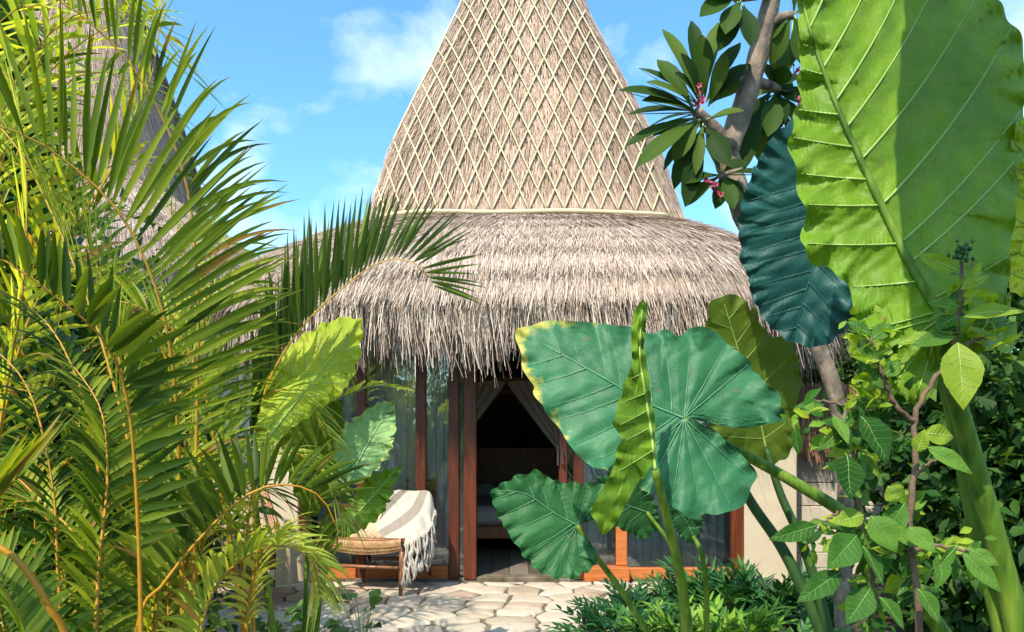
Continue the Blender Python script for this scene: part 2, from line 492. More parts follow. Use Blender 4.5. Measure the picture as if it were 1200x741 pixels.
M['el_pale'] = leafmat('leaf_pale', (0.12, 0.29, 0.11), (0.20, 0.38, 0.16), (0.34, 0.50, 0.22), trans=0.25, rough=0.55, scale=16, edge=(0.5, 0.55, 0.2), edge_pos=(0.9, 1.05), spec=0.35, cells=80, spots=30, bump=0.22)
M['el_olive'] = leafmat('leaf_olive', (0.050, 0.095, 0.010), (0.085, 0.14, 0.014), (0.13, 0.19, 0.022), trans=0.35, rough=0.6, spec=0.25, cells=80, spots=26, bump=0.22)
M['vein_pale'] = mat('vein_pale', [(0.2, (0.20, 0.34, 0.14)), (0.8, (0.34, 0.46, 0.22))], 0.4, 10)
M['vein_lime'] = mat('vein_lime', [(0.2, (0.20, 0.34, 0.06)), (0.8, (0.32, 0.44, 0.11))], 0.4, 10)
M['vein_dark'] = mat('vein_dark', [(0.2, (0.012, 0.085, 0.075)), (0.8, (0.025, 0.12, 0.10))], 0.4, 10)
M['vein_teal'] = mat('vein_teal', [(0.2, (0.06, 0.20, 0.10)), (0.8, (0.11, 0.28, 0.15))], 0.4, 10)
M['vein_shrub'] = mat('vein_shrub', [(0.2, (0.07, 0.18, 0.03)), (0.8, (0.13, 0.26, 0.05))], 0.4, 10)
M['petiole'] = mat('petiole', [(0.30, (0.035, 0.085, 0.008)), (0.5, (0.085, 0.165, 0.016)), (0.70, (0.17, 0.25, 0.03))], 0.55, 34, stretch=(1, 1, 0.10), tintmix=0.05, bump=0.5, bscale=90, bdist=0.003, spec=0.2, spots=40)
M['petiole_dark'] = mat('petiole_dark', [(0.2, (0.012, 0.040, 0.010)), (0.8, (0.035, 0.085, 0.02))], 0.5, 30, stretch=(1, 1, .15), tintmix=0.1, spec=0.2, bump=0.3)
M['frangi'] = leafmat('frangipani_leaf', (0.016, 0.042, 0.006), (0.042, 0.085, 0.010), (0.10, 0.145, 0.022), trans=0.25, rough=0.6, scale=4, tintmix=0.7, bump=0, spec=0.12)
M['flower'] = mat('pink_flower', [(0.2, (0.20, 0.008, 0.035)), (0.8, (0.50, 0.06, 0.13))], 0.5, 10, tintmix=0.8, trans=0.2, tcol=(1, 1, 1))
M['bushdark'] = leafmat('bush_leaf_dark', (0.010, 0.036, 0.007), (0.030, 0.085, 0.014), (0.08, 0.16, 0.025), trans=0.2, rough=0.6, scale=2, tintmix=0.75, bump=0, spec=0.2)
M['bush'] = leafmat('bush_leaf', (0.020, 0.075, 0.012), (0.045, 0.13, 0.02), (0.11, 0.21, 0.035), trans=0.28, rough=0.42, scale=2, tintmix=0.75, bump=0)
M['shrub'] = leafmat('shrub_leaf', (0.014, 0.062, 0.010), (0.040, 0.125, 0.016), (0.12, 0.235, 0.030), spec=0.15, trans=0.25, rough=0.6, scale=6, tintmix=0.7, bump=0.15, cells=110, spots=45)
M['shrub_yellow'] = leafmat('shrub_leaf_yellow', (0.16, 0.27, 0.012), (0.24, 0.34, 0.02), (0.32, 0.42, 0.035), trans=0.4, rough=0.5, scale=6, tintmix=0.5, bump=0.15, spec=0.3, cells=110, spots=45)
M['fern'] = leafmat('fern_leaf', (0.008, 0.045, 0.016), (0.02, 0.085, 0.025), (0.06, 0.16, 0.035), trans=0.2, rough=0.4, scale=3, tintmix=0.8, bump=0, spec=0.2)
M['fern_light'] = leafmat('fern_leaf_light', (0.035, 0.12, 0.02), (0.12, 0.27, 0.03), (0.26, 0.40, 0.05), trans=0.3, rough=0.4, scale=3, tintmix=0.8, bump=0, spec=0.2)

# ------------------------------------------------------------------ ground and patio
g = MB()
n_ = 60
xs = np.concatenate([[-300, -120, -50], np.linspace(-22, 22, n_), [50, 120, 300]])
ys = np.concatenate([[-150, -60], np.linspace(-14, 26, n_), [60, 150, 400]])
X, Y = np.meshgrid(xs, ys, indexing='ij')
near = np.exp(-((X / 14) ** 2 + ((Y - 6) / 14) ** 2))
Z = -0.045 + 0.02 * np.sin(X * 2.1 + Y) * np.cos(Y * 1.7) * near
g.grid(np.stack([X, Y, Z], -1).transpose(1, 0, 2))
tag(g.build('ground', M['soil']), kind='structure')

def clip(poly, a, n):
    """part of a convex polygon on the side (p - a).n <= 0"""
    out_ = []
    for i in range(len(poly)):
        p, q = poly[i], poly[(i + 1) % len(poly)]
        dp, dq = np.dot(p - a, n), np.dot(q - a, n)
        if dp <= 0: out_.append(p)
        if dp * dq < 0: out_.append(p + (q - p) * dp / (dp - dq))
    return out_

def patio():
    mb = MB()
    x0, x1, y0, y1 = -3.6, 1.25, 2.6, 6.30
    seeds = []
    tries = 0
    while tries < 6000:
        tries += 1
        c = np.array((rng.uniform(x0, x1), rng.uniform(y0, y1)))
        if all(((c - s) * (1, 1.25)) @ ((c - s) * (1, 1.25)) > 0.235 ** 2 for s in seeds): seeds.append(c)
    seeds = np.array(seeds)
    for i, s in enumerate(seeds):
        poly = [np.array(q) for q in ((x0, y0), (x1, y0), (x1, y1), (x0, y1))]
        dd = np.linalg.norm(seeds - s, axis=1)
        for j in np.argsort(dd)[1:18]:
            nn = seeds[j] - s
            poly = clip(poly, (s + seeds[j]) / 2, nn)
            if len(poly) < 3: break
        if len(poly) < 3: continue
        poly = np.array(poly)
        c = poly.mean(0)
        # round the outline, cut corners irregularly, shrink for the joint
        pts = []
        for k in range(len(poly)):
            a, b = poly[k], poly[(k + 1) % len(poly)]
            L_ = np.linalg.norm(b - a)
            if L_ < 0.03: continue
            for f in ((0.12, 0.88) if L_ < 0.12 else (0.045, 0.35, 0.65, 0.955)):
                pts.append(a + (b - a) * f + rng.normal(0, 0.006, 2))
        if len(pts) < 5: continue
        pts = np.array(pts)
        dv = c - pts
        dl = np.linalg.norm(dv, axis=1, keepdims=True)
        gap = 0.011 + 0.004 * rng.random()
        o1 = pts + dv / dl * gap
        o2 = pts + dv / dl * (gap + 0.014)
        o3 = pts + dv / dl * (gap + 0.045)
        h = rng.uniform(-0.004, 0.006)
        n = len(pts)
        ti = rng.random()
        ring = lambda q, z: np.c_[q, np.full(n, z)]
        V = np.vstack([ring(o1, -0.02), ring(o1, h - 0.006), ring(o2, h), ring(o3, h + 0.003), [[c[0], c[1], h + 0.004]]])
        k = np.arange(n); k2 = (k + 1) % n
        fs = [np.stack([r * n + k, r * n + k2, (r + 1) * n + k2, (r + 1) * n + k], 1) for r in range(3)]
        fs.append(np.stack([3 * n + k, 3 * n + k2, np.full(n, 4 * n)], 1))
        mb.add(V, fs, 0, ti)
    bx = np.linspace(x0, x1, 40); by = np.linspace(y0, y1, 40)
    X, Y = np.meshgrid(bx, by, indexing='ij')
    mb.grid(np.stack([X, Y, -0.012 + 0.003 * np.sin(37 * X) * np.cos(31 * Y)], -1).transpose(1, 0, 2), 1)
    tag(mb.build('patio', [M['stone'], M['grout']], smooth=True), kind='structure')
patio()

# ------------------------------------------------------------------ the thatched hut
CX, CY = 0.13, 8.55
FY = 6.40                         # front wall plane

def wx(px, d=FY): return (px - 600) / FPX * d
def wz(py, d=FY): return EYE + (HORIZON - py) / FPX * d

# roof profile: (half size, z, superellipse exponent)
SP = np.array([(1.69, 3.28, 5.0), (1.61, 3.52, 5.0), (1.42, 4.20, 4.8), (1.18, 4.8, 4.6), (0.74, 5.85, 4.2), (0.47, 6.9, 3.4), (0.30, 7.9, 3.0), (0.20, 8.6, 2.6)])
SK = np.array([(1.50, 3.36, 5.0), (1.74, 3.26, 5.0), (2.05, 3.10, 5.0), (2.50, 2.83, 4.6), (2.76, 2.60, 4.4), (2.88, 2.40, 4.4)])

def profile(tab, t):
    """t in 0..1 along the rows of tab"""
    k = t * (len(tab) - 1)
    i = np.arange(len(tab))
    return [np.interp(k, i, tab[:, c]) for c in range(3)]

def surf(tab, u, t, grow=0.0):
    s, z, n = profile(tab, t)
    s = s + grow
    c, q = np.cos(u), np.sin(u)
    x = s * np.sign(c) * np.abs(c) ** (2 / n)
    y = s * np.sign(q) * np.abs(q) ** (2 / n)
    return np.stack([x, y, z], -1)

def straw_mesh(mb, base, d, length, width, nor, tint, bend=0.0, mat_=0, segs=2):
    """thin tapering ribbons: base (n,3), direction d, bend = how much the free end drops"""
    n = len(base)
    side = nrm(np.cross(d, nor) + 0.5 * rng.normal(size=(n, 3)) * 0.5)
    ts = np.linspace(0, 1, segs + 1)
    V = []
    down = np.array((0, 0, -1.0))
    for t in ts:
        c = base + d * (length * t)[:, None] + down * (np.broadcast_to(bend, (n,)) * length * t * t)[:, None]
        w = width * (1.0 - 0.65 * t)
        V.append(c - side * w[:, None] / 2)
        V.append(c + side * w[:, None] / 2)
    V = np.stack(V, 1)                      # n, 2*(segs+1), 3
    k = 2 * (segs + 1)
    b = np.arange(n)[:, None] * k
    F = np.concatenate([b + np.array([2 * q, 2 * q + 1, 2 * q + 3, 2 * q + 2]) for q in range(segs)])
    mb.add(V.reshape(-1, 3), F, mat_, np.repeat(tint, k))

def pick_u(n, spread=1.0):
    """angles round the roof, most of them on the side that faces the garden"""
    m = int(n * 0.86)
    a = rng.uniform(-math.pi - 0.55, 0.55, m)
    b = rng.uniform(0.55, math.pi - 0.55, n - m)
    return np.concatenate([a, b])

def even_u(tab, n, grow=0.0):
    """angles that are even in arc length at mid profile (a superellipse bunches otherwise)"""
    v = np.linspace(0, 1, 1500, endpoint=False)
    q1 = (math.pi / 2) * v ** 3.5 / (v ** 3.5 + (1 - v) ** 3.5)
    uu = np.concatenate([q1 + k_ * math.pi / 2 for k_ in (-2, -1, 0, 1)] + [[math.pi]])
    p = surf(tab, uu, np.full(len(uu), 0.5))
    s = np.concatenate([[0], np.cumsum(np.linalg.norm(np.diff(p, axis=0), axis=1))])
    r = rng.uniform(0, s[-1], n * 2)
    u = np.interp(r, s, uu)
    y = np.sin(u)
    keep = (y < 0.35) | (rng.random(len(u)) < 0.12)
    return u[keep][:n]

def lowfreq(u, seed, k=(3, 7, 13, 29, 53)):
    r = np.random.default_rng(seed)
    return sum(np.sin(u * f + r.uniform(0, 6.28)) / (1 + 0.12 * f) for f in k)

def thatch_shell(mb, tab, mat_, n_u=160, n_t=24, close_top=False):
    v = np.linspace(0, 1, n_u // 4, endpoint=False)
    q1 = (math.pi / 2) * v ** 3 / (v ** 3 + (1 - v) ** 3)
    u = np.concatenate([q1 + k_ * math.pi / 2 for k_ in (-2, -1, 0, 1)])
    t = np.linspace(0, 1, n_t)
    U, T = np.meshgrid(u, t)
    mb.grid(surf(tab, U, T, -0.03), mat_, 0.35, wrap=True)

def build_spire():
    mb = MB()
    thatch_shell(mb, SP, 1)
    n = 64000
    u = even_u(SP, n)
    n = len(u)
    t = 1 - (1 - rng.random(n)) ** 0.75          # wider at the foot: more straw there
    t = np.clip(rng.beta(1.0, 1.75, n), 0.02, 0.99)
    p = surf(SP, u, t)
    p2 = surf(SP, u, np.clip(t - 0.02, 0, 1))
    d = nrm(p2 - p)
    nor = nrm(np.stack([p[:, 0], p[:, 1], 0.45 * np.linalg.norm(p[:, :2], axis=1)], 1))
    tang = nrm(np.cross(nor, np.array((0, 0, 1.0))))
    d = nrm(d + tang * rng.normal(0, 0.10, n)[:, None] + nor * rng.uniform(0.0, 0.10, n)[:, None])
    ln = rng.uniform(0.12, 0.30, n)
    p = p - nor * 0.012
    tint = np.clip(0.54 + 0.33 * rng.normal(size=n) + 0.05 * lowfreq(p[:, 0] * 3 + t * 19, 3), 0.0, 1)
    straw_mesh(mb, p, d, ln, rng.uniform(0.005, 0.011, n), nor, tint, segs=1)
    return mb

def build_skirt():
    mb = MB()
    thatch_shell(mb, SK, 1)
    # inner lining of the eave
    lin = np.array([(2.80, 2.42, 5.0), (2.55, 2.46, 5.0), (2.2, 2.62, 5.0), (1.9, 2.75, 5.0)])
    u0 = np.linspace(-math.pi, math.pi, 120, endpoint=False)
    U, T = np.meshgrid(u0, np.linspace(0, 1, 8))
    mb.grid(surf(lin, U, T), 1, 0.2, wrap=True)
    # combed straw on the slope, laid in courses whose lower ends show
    n = 95000
    u = even_u(SK, n)
    n = len(u)
    t = rng.beta(1.15, 0.95, n)
    course = np.floor(t * 7) / 7
    t = np.clip(np.where(rng.random(n) < 0.45, course + rng.uniform(0, 0.05, n), t), 0.01, 0.97)
    p = surf(SK, u, t)
    d = nrm(surf(SK, u, np.clip(t + 0.02, 0, 1)) - surf(SK, u, np.clip(t - 0.02, 0, 1)))
    tang = nrm(np.cross(d, np.array((0, 0, 1.0))))
    nor = nrm(np.cross(tang, d)); nor *= np.sign(nor[:, 2:3])
    lean = 0.10 * lowfreq(p[:, 0] * 1.6 + 1.1 * t, 5, k=(1, 2, 4.3, 9.1))
    d = nrm(d + tang * (0.10 + 0.14 * rng.normal(size=n) + 0.35 * lean)[:, None] + nor * rng.uniform(0.02, 0.17, n)[:, None])
    ln = rng.uniform(0.12, 0.34, n)
    tint = np.clip(0.60 + 0.33 * rng.normal(size=n) + 0.04 * lowfreq(p[:, 0] * 2 + t * 5, 8), 0.0, 1)
    straw_mesh(mb, p, d, ln, rng.uniform(0.003, 0.008, n), nor, tint, bend=0.06, segs=2)
    # loose tufts that stand proud of the courses and throw small ragged shadows
    nt_ = 520
    ut = even_u(SK, nt_); nt_ = len(ut)
    tt = np.clip(rng.choice([0.24, 0.42, 0.52, 0.66, 0.80], nt_) + 0.02 * rng.normal(size=nt_), 0.05, 0.95)
    for a_, b_ in zip(ut, tt):
        m_ = rng.integers(6, 16)
        uu = a_ + 0.006 * rng.normal(size=m_); t2 = np.clip(b_ + 0.012 * rng.normal(size=m_), 0, 1)
        p = surf(SK, uu, t2)
        d = nrm(surf(SK, uu, np.clip(t2 + 0.02, 0, 1)) - surf(SK, uu, np.clip(t2 - 0.02, 0, 1)))
        tang = nrm(np.cross(d, np.array((0, 0, 1.0))))
        nor = nrm(np.cross(tang, d)); nor *= np.sign(nor[:, 2:3])
        d = nrm(d + tang * (0.22 * rng.normal() + 0.12 * rng.normal(size=m_))[:, None] + nor * rng.uniform(0.22, 0.5, m_)[:, None])
        straw_mesh(mb, p, d, rng.uniform(0.08, 0.2, m_), rng.uniform(0.004, 0.009, m_), nor, np.clip(0.5 + 0.3 * rng.normal(size=m_), 0, 1), bend=0.25, segs=2)
    return mb

def build_fringe():
    """the long loose straw that hangs from the eave, in uneven clumps"""
    mb = MB()
    n = 40000
    u = even_u(SK, n)
    n = len(u)
    # gather the straws into clumps
    pf_ = surf(SK, u, np.ones(n))
    arc = np.where(np.abs(pf_[:, 0]) < np.abs(pf_[:, 1]), pf_[:, 0], 7 + pf_[:, 1])
    cl = np.round(arc * 13 + 0.35 * rng.normal(size=n))
    layer = rng.random(n) ** 1.4                     # 0 outside .. 1 inside
    t = np.clip(1.0 - 0.24 * rng.random(n) * (1 - layer), 0.7, 1)
    p = surf(SK, u, t, -0.24 * layer)
    p[:, 2] = p[:, 2] - 0.10 * rng.random(n) * layer + 0.02
    s, z, e = profile(SK, t)
    o = surf(SK, u, t) - surf(SK, u, t) * np.array((0, 0, 1.0))
    nor = nrm(np.stack([np.sign(p[:, 0]) * np.abs(p[:, 0]) ** 4, np.sign(p[:, 1]) * np.abs(p[:, 1]) ** 4, np.zeros(n)], 1))
    tang = np.stack([-nor[:, 1], nor[:, 0], np.zeros(n)], 1)
    k = np.random.default_rng(11).normal(size=4001)
    ck = k[cl.astype(int) % 4001]
    d = nrm(np.array((0, 0, -1.0)) + nor * (0.34 - 0.34 * layer + 0.10 * rng.normal(size=n))[:, None] * 0.8
            + tang * (0.07 + 0.13 * ck + 0.12 * rng.normal(size=n))[:, None])
    ln = np.clip(0.42 + 0.03 * lowfreq(arc * 2.2, 21) + 0.06 * ck + 0.10 * rng.normal(size=n), 0.10, 0.80)
    ln = ln * np.where(t < 0.97, 0.75, 1.0)
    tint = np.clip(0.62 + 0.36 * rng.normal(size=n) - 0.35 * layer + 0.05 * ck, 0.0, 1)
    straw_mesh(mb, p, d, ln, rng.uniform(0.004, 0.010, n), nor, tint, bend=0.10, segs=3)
    return mb

def batten_pts(x0, slope, zlo=3.32, zhi=8.4):
    """one straight lath across the front of the spire: x = x0 + slope * (z - zlo)"""
    z = np.linspace(zlo, zhi, 220)
    x = x0 + slope * (z - zlo)
    s = np.interp(z, SP[:, 1], SP[:, 0]); e = np.interp(z, SP[:, 1], SP[:, 2])
    ok = (x <= s * 0.82) & (x >= -s * 0.93)
    if ok.sum() < 8: return None
    z, x, s, e = z[ok], x[ok], s[ok], e[ok]
    y = -s * (1 - np.abs(x / s) ** e) ** (1 / e) - 0.018
    return np.stack([x, y, z], 1)

hut = thing('thatched_hut', 'tall thatched hut with latticed spire roof and glass front, behind the patio', 'hut', (CX, CY, 0))
ORI = np.array((CX, CY, 0.0))
def hutpart(mb, name, m, parent=None, smooth=True):
    """mb in hut coordinates"""
    o = mb.build(name, m, None, smooth)
    o.parent = parent or hut
    return o
def hutworld(mb, name, m, parent=None, smooth=True):
    """mb in world coordinates"""
    o = mb.build(name, m, None, smooth)
    o.data.transform(__import__('mathutils').Matrix.Translation((-CX, -CY, 0)))
    o.parent = parent or hut
    return o

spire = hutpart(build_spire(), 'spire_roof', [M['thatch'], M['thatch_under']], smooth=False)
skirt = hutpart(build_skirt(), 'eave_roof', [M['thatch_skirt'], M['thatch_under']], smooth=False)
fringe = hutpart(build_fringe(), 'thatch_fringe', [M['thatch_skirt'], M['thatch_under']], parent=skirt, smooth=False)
k = 0
for sgn in (1, -1):
    for i in range(-28, 12):
        x0 = sgn * i * 0.166 + 0.02
        pts = batten_pts(x0, sgn * (0.385 + 0.008 * rng.normal()))
        if pts is None or pts[0][2] > 6.3: continue
        off = 0.0 if sgn > 0 else -0.020
        q = pts[::4] + np.array((0, off, 0))
        q = q + np.array((1, 0, 0)) * (0.006 * np.sin(q[:, 2:3] * rng.uniform(1.5, 4) + rng.uniform(0, 6)))
        mb = MB().tube(q, np.full(len(q), 0.0095 if sgn > 0 else 0.0072) * rng.uniform(0.85, 1.15), 6, tint=rng.random())
        hutpart(mb, 'batten', M['bamboo'], spire)
        k += 1
z0 = 3.31
x = np.linspace(-1.52, 1.34, 30)
s0, e0 = 1.655, 5.0
y = -s0 * (1 - np.abs(x / s0) ** e0) ** (1 / e0) - 0.05
mb = MB()
mb.tube(np.stack([x, y, np.full(30, z0) + 0.006 * np.sin(x * 5)], 1), 0.021, 8, tint=0.4)
hutpart(mb, 'eave_pole', M['bamboo'], spire)

# walls and room (world coordinates)
WL, WR, BK = -2.15, 2.46, 10.7
xL, xR = wx(425) - 0.55, wx(871)
mb = MB()
mb.box((xR + 0.003, FY + 0.0, -0.05), (WR, FY + 0.16, 2.55), bev=0.01)
mb.box((WL, FY, -0.05), (xL - 0.003, FY + 0.16, 2.55), bev=0.01)
mb.box((WR - 0.15, FY + 0.163, -0.05), (WR - 0.003, BK, 2.6))
mb.box((WL + 0.003, FY + 0.163, -0.05), (WL + 0.15, BK, 2.6))
mb.box((WL + 0.153, BK - 0.15, -0.05), (WR - 0.153, BK, 2.6))
hutworld(mb, 'wall', M['plaster'], smooth=False)
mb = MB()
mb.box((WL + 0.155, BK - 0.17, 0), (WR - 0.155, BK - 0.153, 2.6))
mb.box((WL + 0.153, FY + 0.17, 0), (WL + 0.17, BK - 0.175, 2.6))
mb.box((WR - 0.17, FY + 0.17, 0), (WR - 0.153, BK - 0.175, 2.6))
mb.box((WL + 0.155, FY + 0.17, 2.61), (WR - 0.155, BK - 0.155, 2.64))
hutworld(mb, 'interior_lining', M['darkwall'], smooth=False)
mb = MB()
for i in range(24):
    a = WL + 0.18 + i * (WR - WL - 0.36) / 24
    mb.box((a, FY - 0.02, -0.03), (a + (WR - WL - 0.36) / 24 - 0.004, BK - 0.18, 0.012), bev=0.003)
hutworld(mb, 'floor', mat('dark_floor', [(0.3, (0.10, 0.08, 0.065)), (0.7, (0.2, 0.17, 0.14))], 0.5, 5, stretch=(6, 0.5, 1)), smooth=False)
# header above the openings
mb = MB()
mb.box((xL, FY - 0.005, 2.26), (xR, FY + 0.12, 2.40), bev=0.006)
mb.box((xL, FY + 0.02, 2.402), (xR, FY + 0.10, 2.55), bev=0.006)
hutworld(mb, 'lintel', M['redwood'], smooth=False)

def post(px0, px1, m='redwood', z0=0.0, z1=2.258, y0=-0.01, y1=0.10, name='post'):
    mb = MB().box((wx(px0), FY + y0, z0), (wx(px1), FY + y1, z1), bev=0.006)
    return hutworld(mb, name, M[m], smooth=False)
post(425 - 75, 425 - 63)
post(418, 428)
post(487, 499, z0=0.121)
post(526, 538, 'redwood', name='door_jamb', y0=-0.03)
post(543.5, 558.5, 'redwood', name='door_jamb', y0=-0.03)
post(655, 665, 'redwood', name='door_jamb', y0=-0.01)
post(672, 683, 'redwood', name='door_jamb', y0=-0.03)
post(722, 735, 'orangewood', z0=0.121)
post(857, 870.5, y0=-0.025)
def rail(px0, px1, z0, z1, m, name='sill', y0=-0.02, y1=0.08):
    mb = MB().box((wx(px0), FY + y0, z0), (wx(px1), FY + y1, z1), bev=0.006)
    return hutworld(mb, name, M[m], smooth=False)
rail(428.3, 525.7, 0.0, 0.118, 'orangewood')
rail(362.3, 417.7, 0.0, 0.118, 'orangewood')
rail(683.3, 735.5, 0.0, 0.118, 'orangewood', y0=-0.12)
rail(735.8, 856.7, 0.0, 0.10, 'orangewood')
# door sill plate, step, sliding door leaf edge
mb = MB().box((wx(558.8), FY - 0.03, -0.03), (wx(654.7), FY + 0.14, 0.022), bev=0.006)
hutworld(mb, 'threshold', M['grout'], smooth=False)
mb = MB()
mb.box((wx(652.5), FY - 0.04, 0.98), (wx(655) - 0.003, FY - 0.012, 1.16), bev=0.006)
mb.tube([(wx(658.5), FY - 0.012, 1.12), (wx(658.5), FY - 0.06, 1.12), (wx(658.5), FY - 0.06, 1.0), (wx(658.5), FY - 0.012, 1.0)], 0.008, 6)
hutworld(mb, 'door_handle', M['handle'], smooth=False)

def window(px0, px1, z0, z1, name='window_pane', back=0.03):
    mb = MB().box((wx(px0), FY + back, z0), (wx(px1), FY + back + 0.006, z1), tint=0.5)
    return hutworld(mb, name, M['glass'], smooth=False)
window(428.3, 486.7, 0.119, 2.257)
window(499.3, 525.7, 0.119, 2.257)
window(538.3, 543.2, 0.02, 2.257)
window(362.3, 417.7, 0.119, 2.257)
window(665.3, 671.7, 0.02, 2.257)
window(683.3, 721.7, 0.119, 2.257)
window(735.3, 856.7, 0.101, 2.257)

def curtain(px0, px1, z0, z1, folds, y=0.13, seed=0):
    r = np.random.default_rng(seed)
    n = int(folds * 14)
    f = np.linspace(0, 1, n)
    zz = np.linspace(z0, z1, 14)
    F_, Zz = np.meshgrid(f, zz)
    ph = 2 * np.pi * folds * (F_ + 0.03 * np.sin(9 * F_ + seed)) + 0.35 * np.sin(2.0 * Zz + seed)
    amp = 0.024 * (1 + 0.4 * np.sin(5.1 * F_ + seed))
    Yy = FY + y + 0.05 + amp * np.sin(ph) + 0.010 * np.sin(2.3 * ph + 1)
    Xx = wx(px0) + (wx(px1) - wx(px0)) * F_ + 0.012 * np.cos(ph)
    return hutworld(MB().grid(np.stack([Xx, Yy, Zz], -1)), 'curtain', M['curtain'])
curtain(365, 485, 0.03, 2.24, 9, seed=1)
curtain(490, 541, 0.03, 2.24, 4, seed=2)
curtain(676, 724, 0.03, 2.24, 5, seed=3)
curtain(728, 866, 0.03, 2.24, 11, seed=4)

# a second hut of the same kind behind the palms on the left
hut2 = thing('thatched_hut', 'distant thatched spire roof showing through the palm fronds, no lattice in view', 'hut', (-7.66, 13.0, -0.02))
hut2.scale = (1.15, 1.15, 1.6)
for part in (spire, skirt):
    c = part.copy(); COL.objects.link(c); c.parent = hut2
    if part is skirt:
        c2 = fringe.copy(); COL.objects.link(c2); c2.parent = c
mb = MB()
mb.box((-2.2, -2.1, 0), (2.2, -1.95, 2.6)); mb.box((-2.2, 1.95, 0), (2.2, 2.1, 2.6))
mb.box((-2.2, -1.947, 0), (-2.05, 1.947, 2.6)); mb.box((2.05, -1.947, 0), (2.2, 1.947, 2.6))
o = mb.build('wall', M['plaster'], None, False); o.parent = hut2

# white block garden wall with a thatched coping, right of the hut
gw = thing('garden_wall', 'white painted block wall with a thatched coping beside the hut corner', 'wall', (3.2, 6.95, 0))
mb = MB()
for r_ in range(6):
    zb = -0.05 + r_ * 0.215
    off = (r_ % 2) * 0.2
    for c_ in range(-1, 7):
        xa = 2.60 + c_ * 0.405 + off
        a, b = max(2.55, xa), min(5.2, xa + 0.399)
        if b - a > 0.05:
            mb.box((a, 6.85 + rng.uniform(-.004, .004), zb), (b, 7.05, zb + 0.209), bev=0.006)
mb.box((2.552, 6.862, -0.05), (5.198, 7.038, 1.23), 1)
mb.build('wall_blocks', [M['whiteblock'], mat('mortar', [(0.3, (0.30, 0.27, 0.22)), (0.7, (0.40, 0.36, 0.30))], 0.95, 20, tintmix=0)], gw, False)
mb = MB()
mb.box((2.5, 6.72, 1.26), (5.3, 7.18, 1.40), 1)
n = 5200
b = np.stack([rng.uniform(2.5, 5.3, n), 6.95 + rng.normal(0, 0.07, n), rng.uniform(1.52, 1.74, n)], 1)
sg = np.where(rng.random(n) < 0.8, -1.0, 1.0)
dd = nrm(np.stack([0.22 * rng.normal(size=n), sg * rng.uniform(0.35, 0.85, n), -np.ones(n) * 0.9], 1))
straw_mesh(mb, b, dd, rng.uniform(0.25, 0.55, n), rng.uniform(0.006, 0.012, n), np.tile((0, -1.0, 0.3), (n, 1)), np.clip(0.5 + .3 * rng.normal(size=n), 0, 1), bend=0.25, segs=2)
mb.build('thatched_coping', [mat('thatch_sunlit', [(0, (0.16, 0.06, 0.03)), (0.5, (0.42, 0.20, 0.11)), (1, (0.62, 0.40, 0.27))], 0.8, 4, tintmix=0.7), M['thatch_under']], gw, False)  # orange of sunlit straw put into the coping colour

# ------------------------------------------------------------------ bed and its net
bed = thing('canopy_bed', 'wooden canopy bed with white mattress in the dark room', 'bed', (0.0, 8.7, 0.01))
bx0, bx1, by0, by1 = -0.85, 0.72, 7.75, 9.75
mb = MB(); mb.box((bx0, by0, 0.17), (bx1, by1, 0.30), bev=0.01); mb.build('bed_frame', M['teak'], bed, False)
mb = MB(); mb.box((bx0 + 0.03, by0 + 0.03, 0.305), (bx1 - 0.03, by1 - 0.03, 0.50), bev=0.04); mb.build('mattress', M['linen'], bed, False)
for px_ in (-0.5, 0.35):
    mb = MB(); mb.box((px_ - 0.3, 9.2, 0.505), (px_ + 0.3, 9.65, 0.66), bev=0.07); mb.build('pillow', M['linen'], bed, False)
for xx in (bx0 + 0.03, bx1 - 0.03):
    for yy in (by0 + 0.03, by1 - 0.03):
        mb = MB(); mb.box((xx - 0.035, yy - 0.035, 0.011), (xx + 0.035, yy + 0.035, 1.80), bev=0.005); mb.build('post', M['teak'], bed, False)
mb = MB()
mb.box((bx0 - 0.01, by0 - 0.0, 1.803), (bx1 + 0.01, by0 + 0.06, 1.86)); mb.box((bx0 - 0.01, by1 - 0.06, 1.803), (bx1 + 0.01, by1, 1.86))
mb.box((bx0 - 0.01, by0 + 0.063, 1.803), (bx0 + 0.06, by1 - 0.063, 1.86)); mb.box((bx1 - 0.06, by0 + 0.063, 1.803), (bx1 + 0.01, by1 - 0.063, 1.86))
mb.build('canopy_rail', M['teak'], bed, False)
mb = MB(); mb.box((bx0 + 0.07, by1 - 0.05, 0.51), (bx1 - 0.07, by1 - 0.03, 1.1), bev=0.005); mb.build('headboard', M['teak'], bed, False)
netm = MB()
for sgn, xe in ((-1, bx0), (1, bx1)):
    # each half hangs from the front rail and is drawn to the bed post
    f = np.linspace(0, 1, 50); t = np.linspace(0, 1, 26)
    F_, T_ = np.meshgrid(f, t)
    mid = -0.06
    top_x = mid + (xe - mid) * F_ - sgn * 0.0
    tie_x = xe - sgn * 0.02 - sgn * 0.05 * (1 - F_)
    q = np.clip(T_ / 0.72, 0, 1) ** 1.05
    X_ = top_x * (1 - q) + tie_x * q
    Z_ = 1.80 - T_ * 1.3 + 0.02 * np.sin(8 * F_)
    Y_ = by0 - 0.025 + 0.020 * np.sin(F_ * 50) * (0.3 + 0.7 * T_) - 0.06 * np.sin(np.pi * T_)
    netm.grid(np.stack([X_, Y_, Z_], -1), 0)
nt_o = netm.build('mosquito_net', M['net'])
tag(nt_o, 'white gauze net tied back from the canopy rail of the bed', 'bed net')

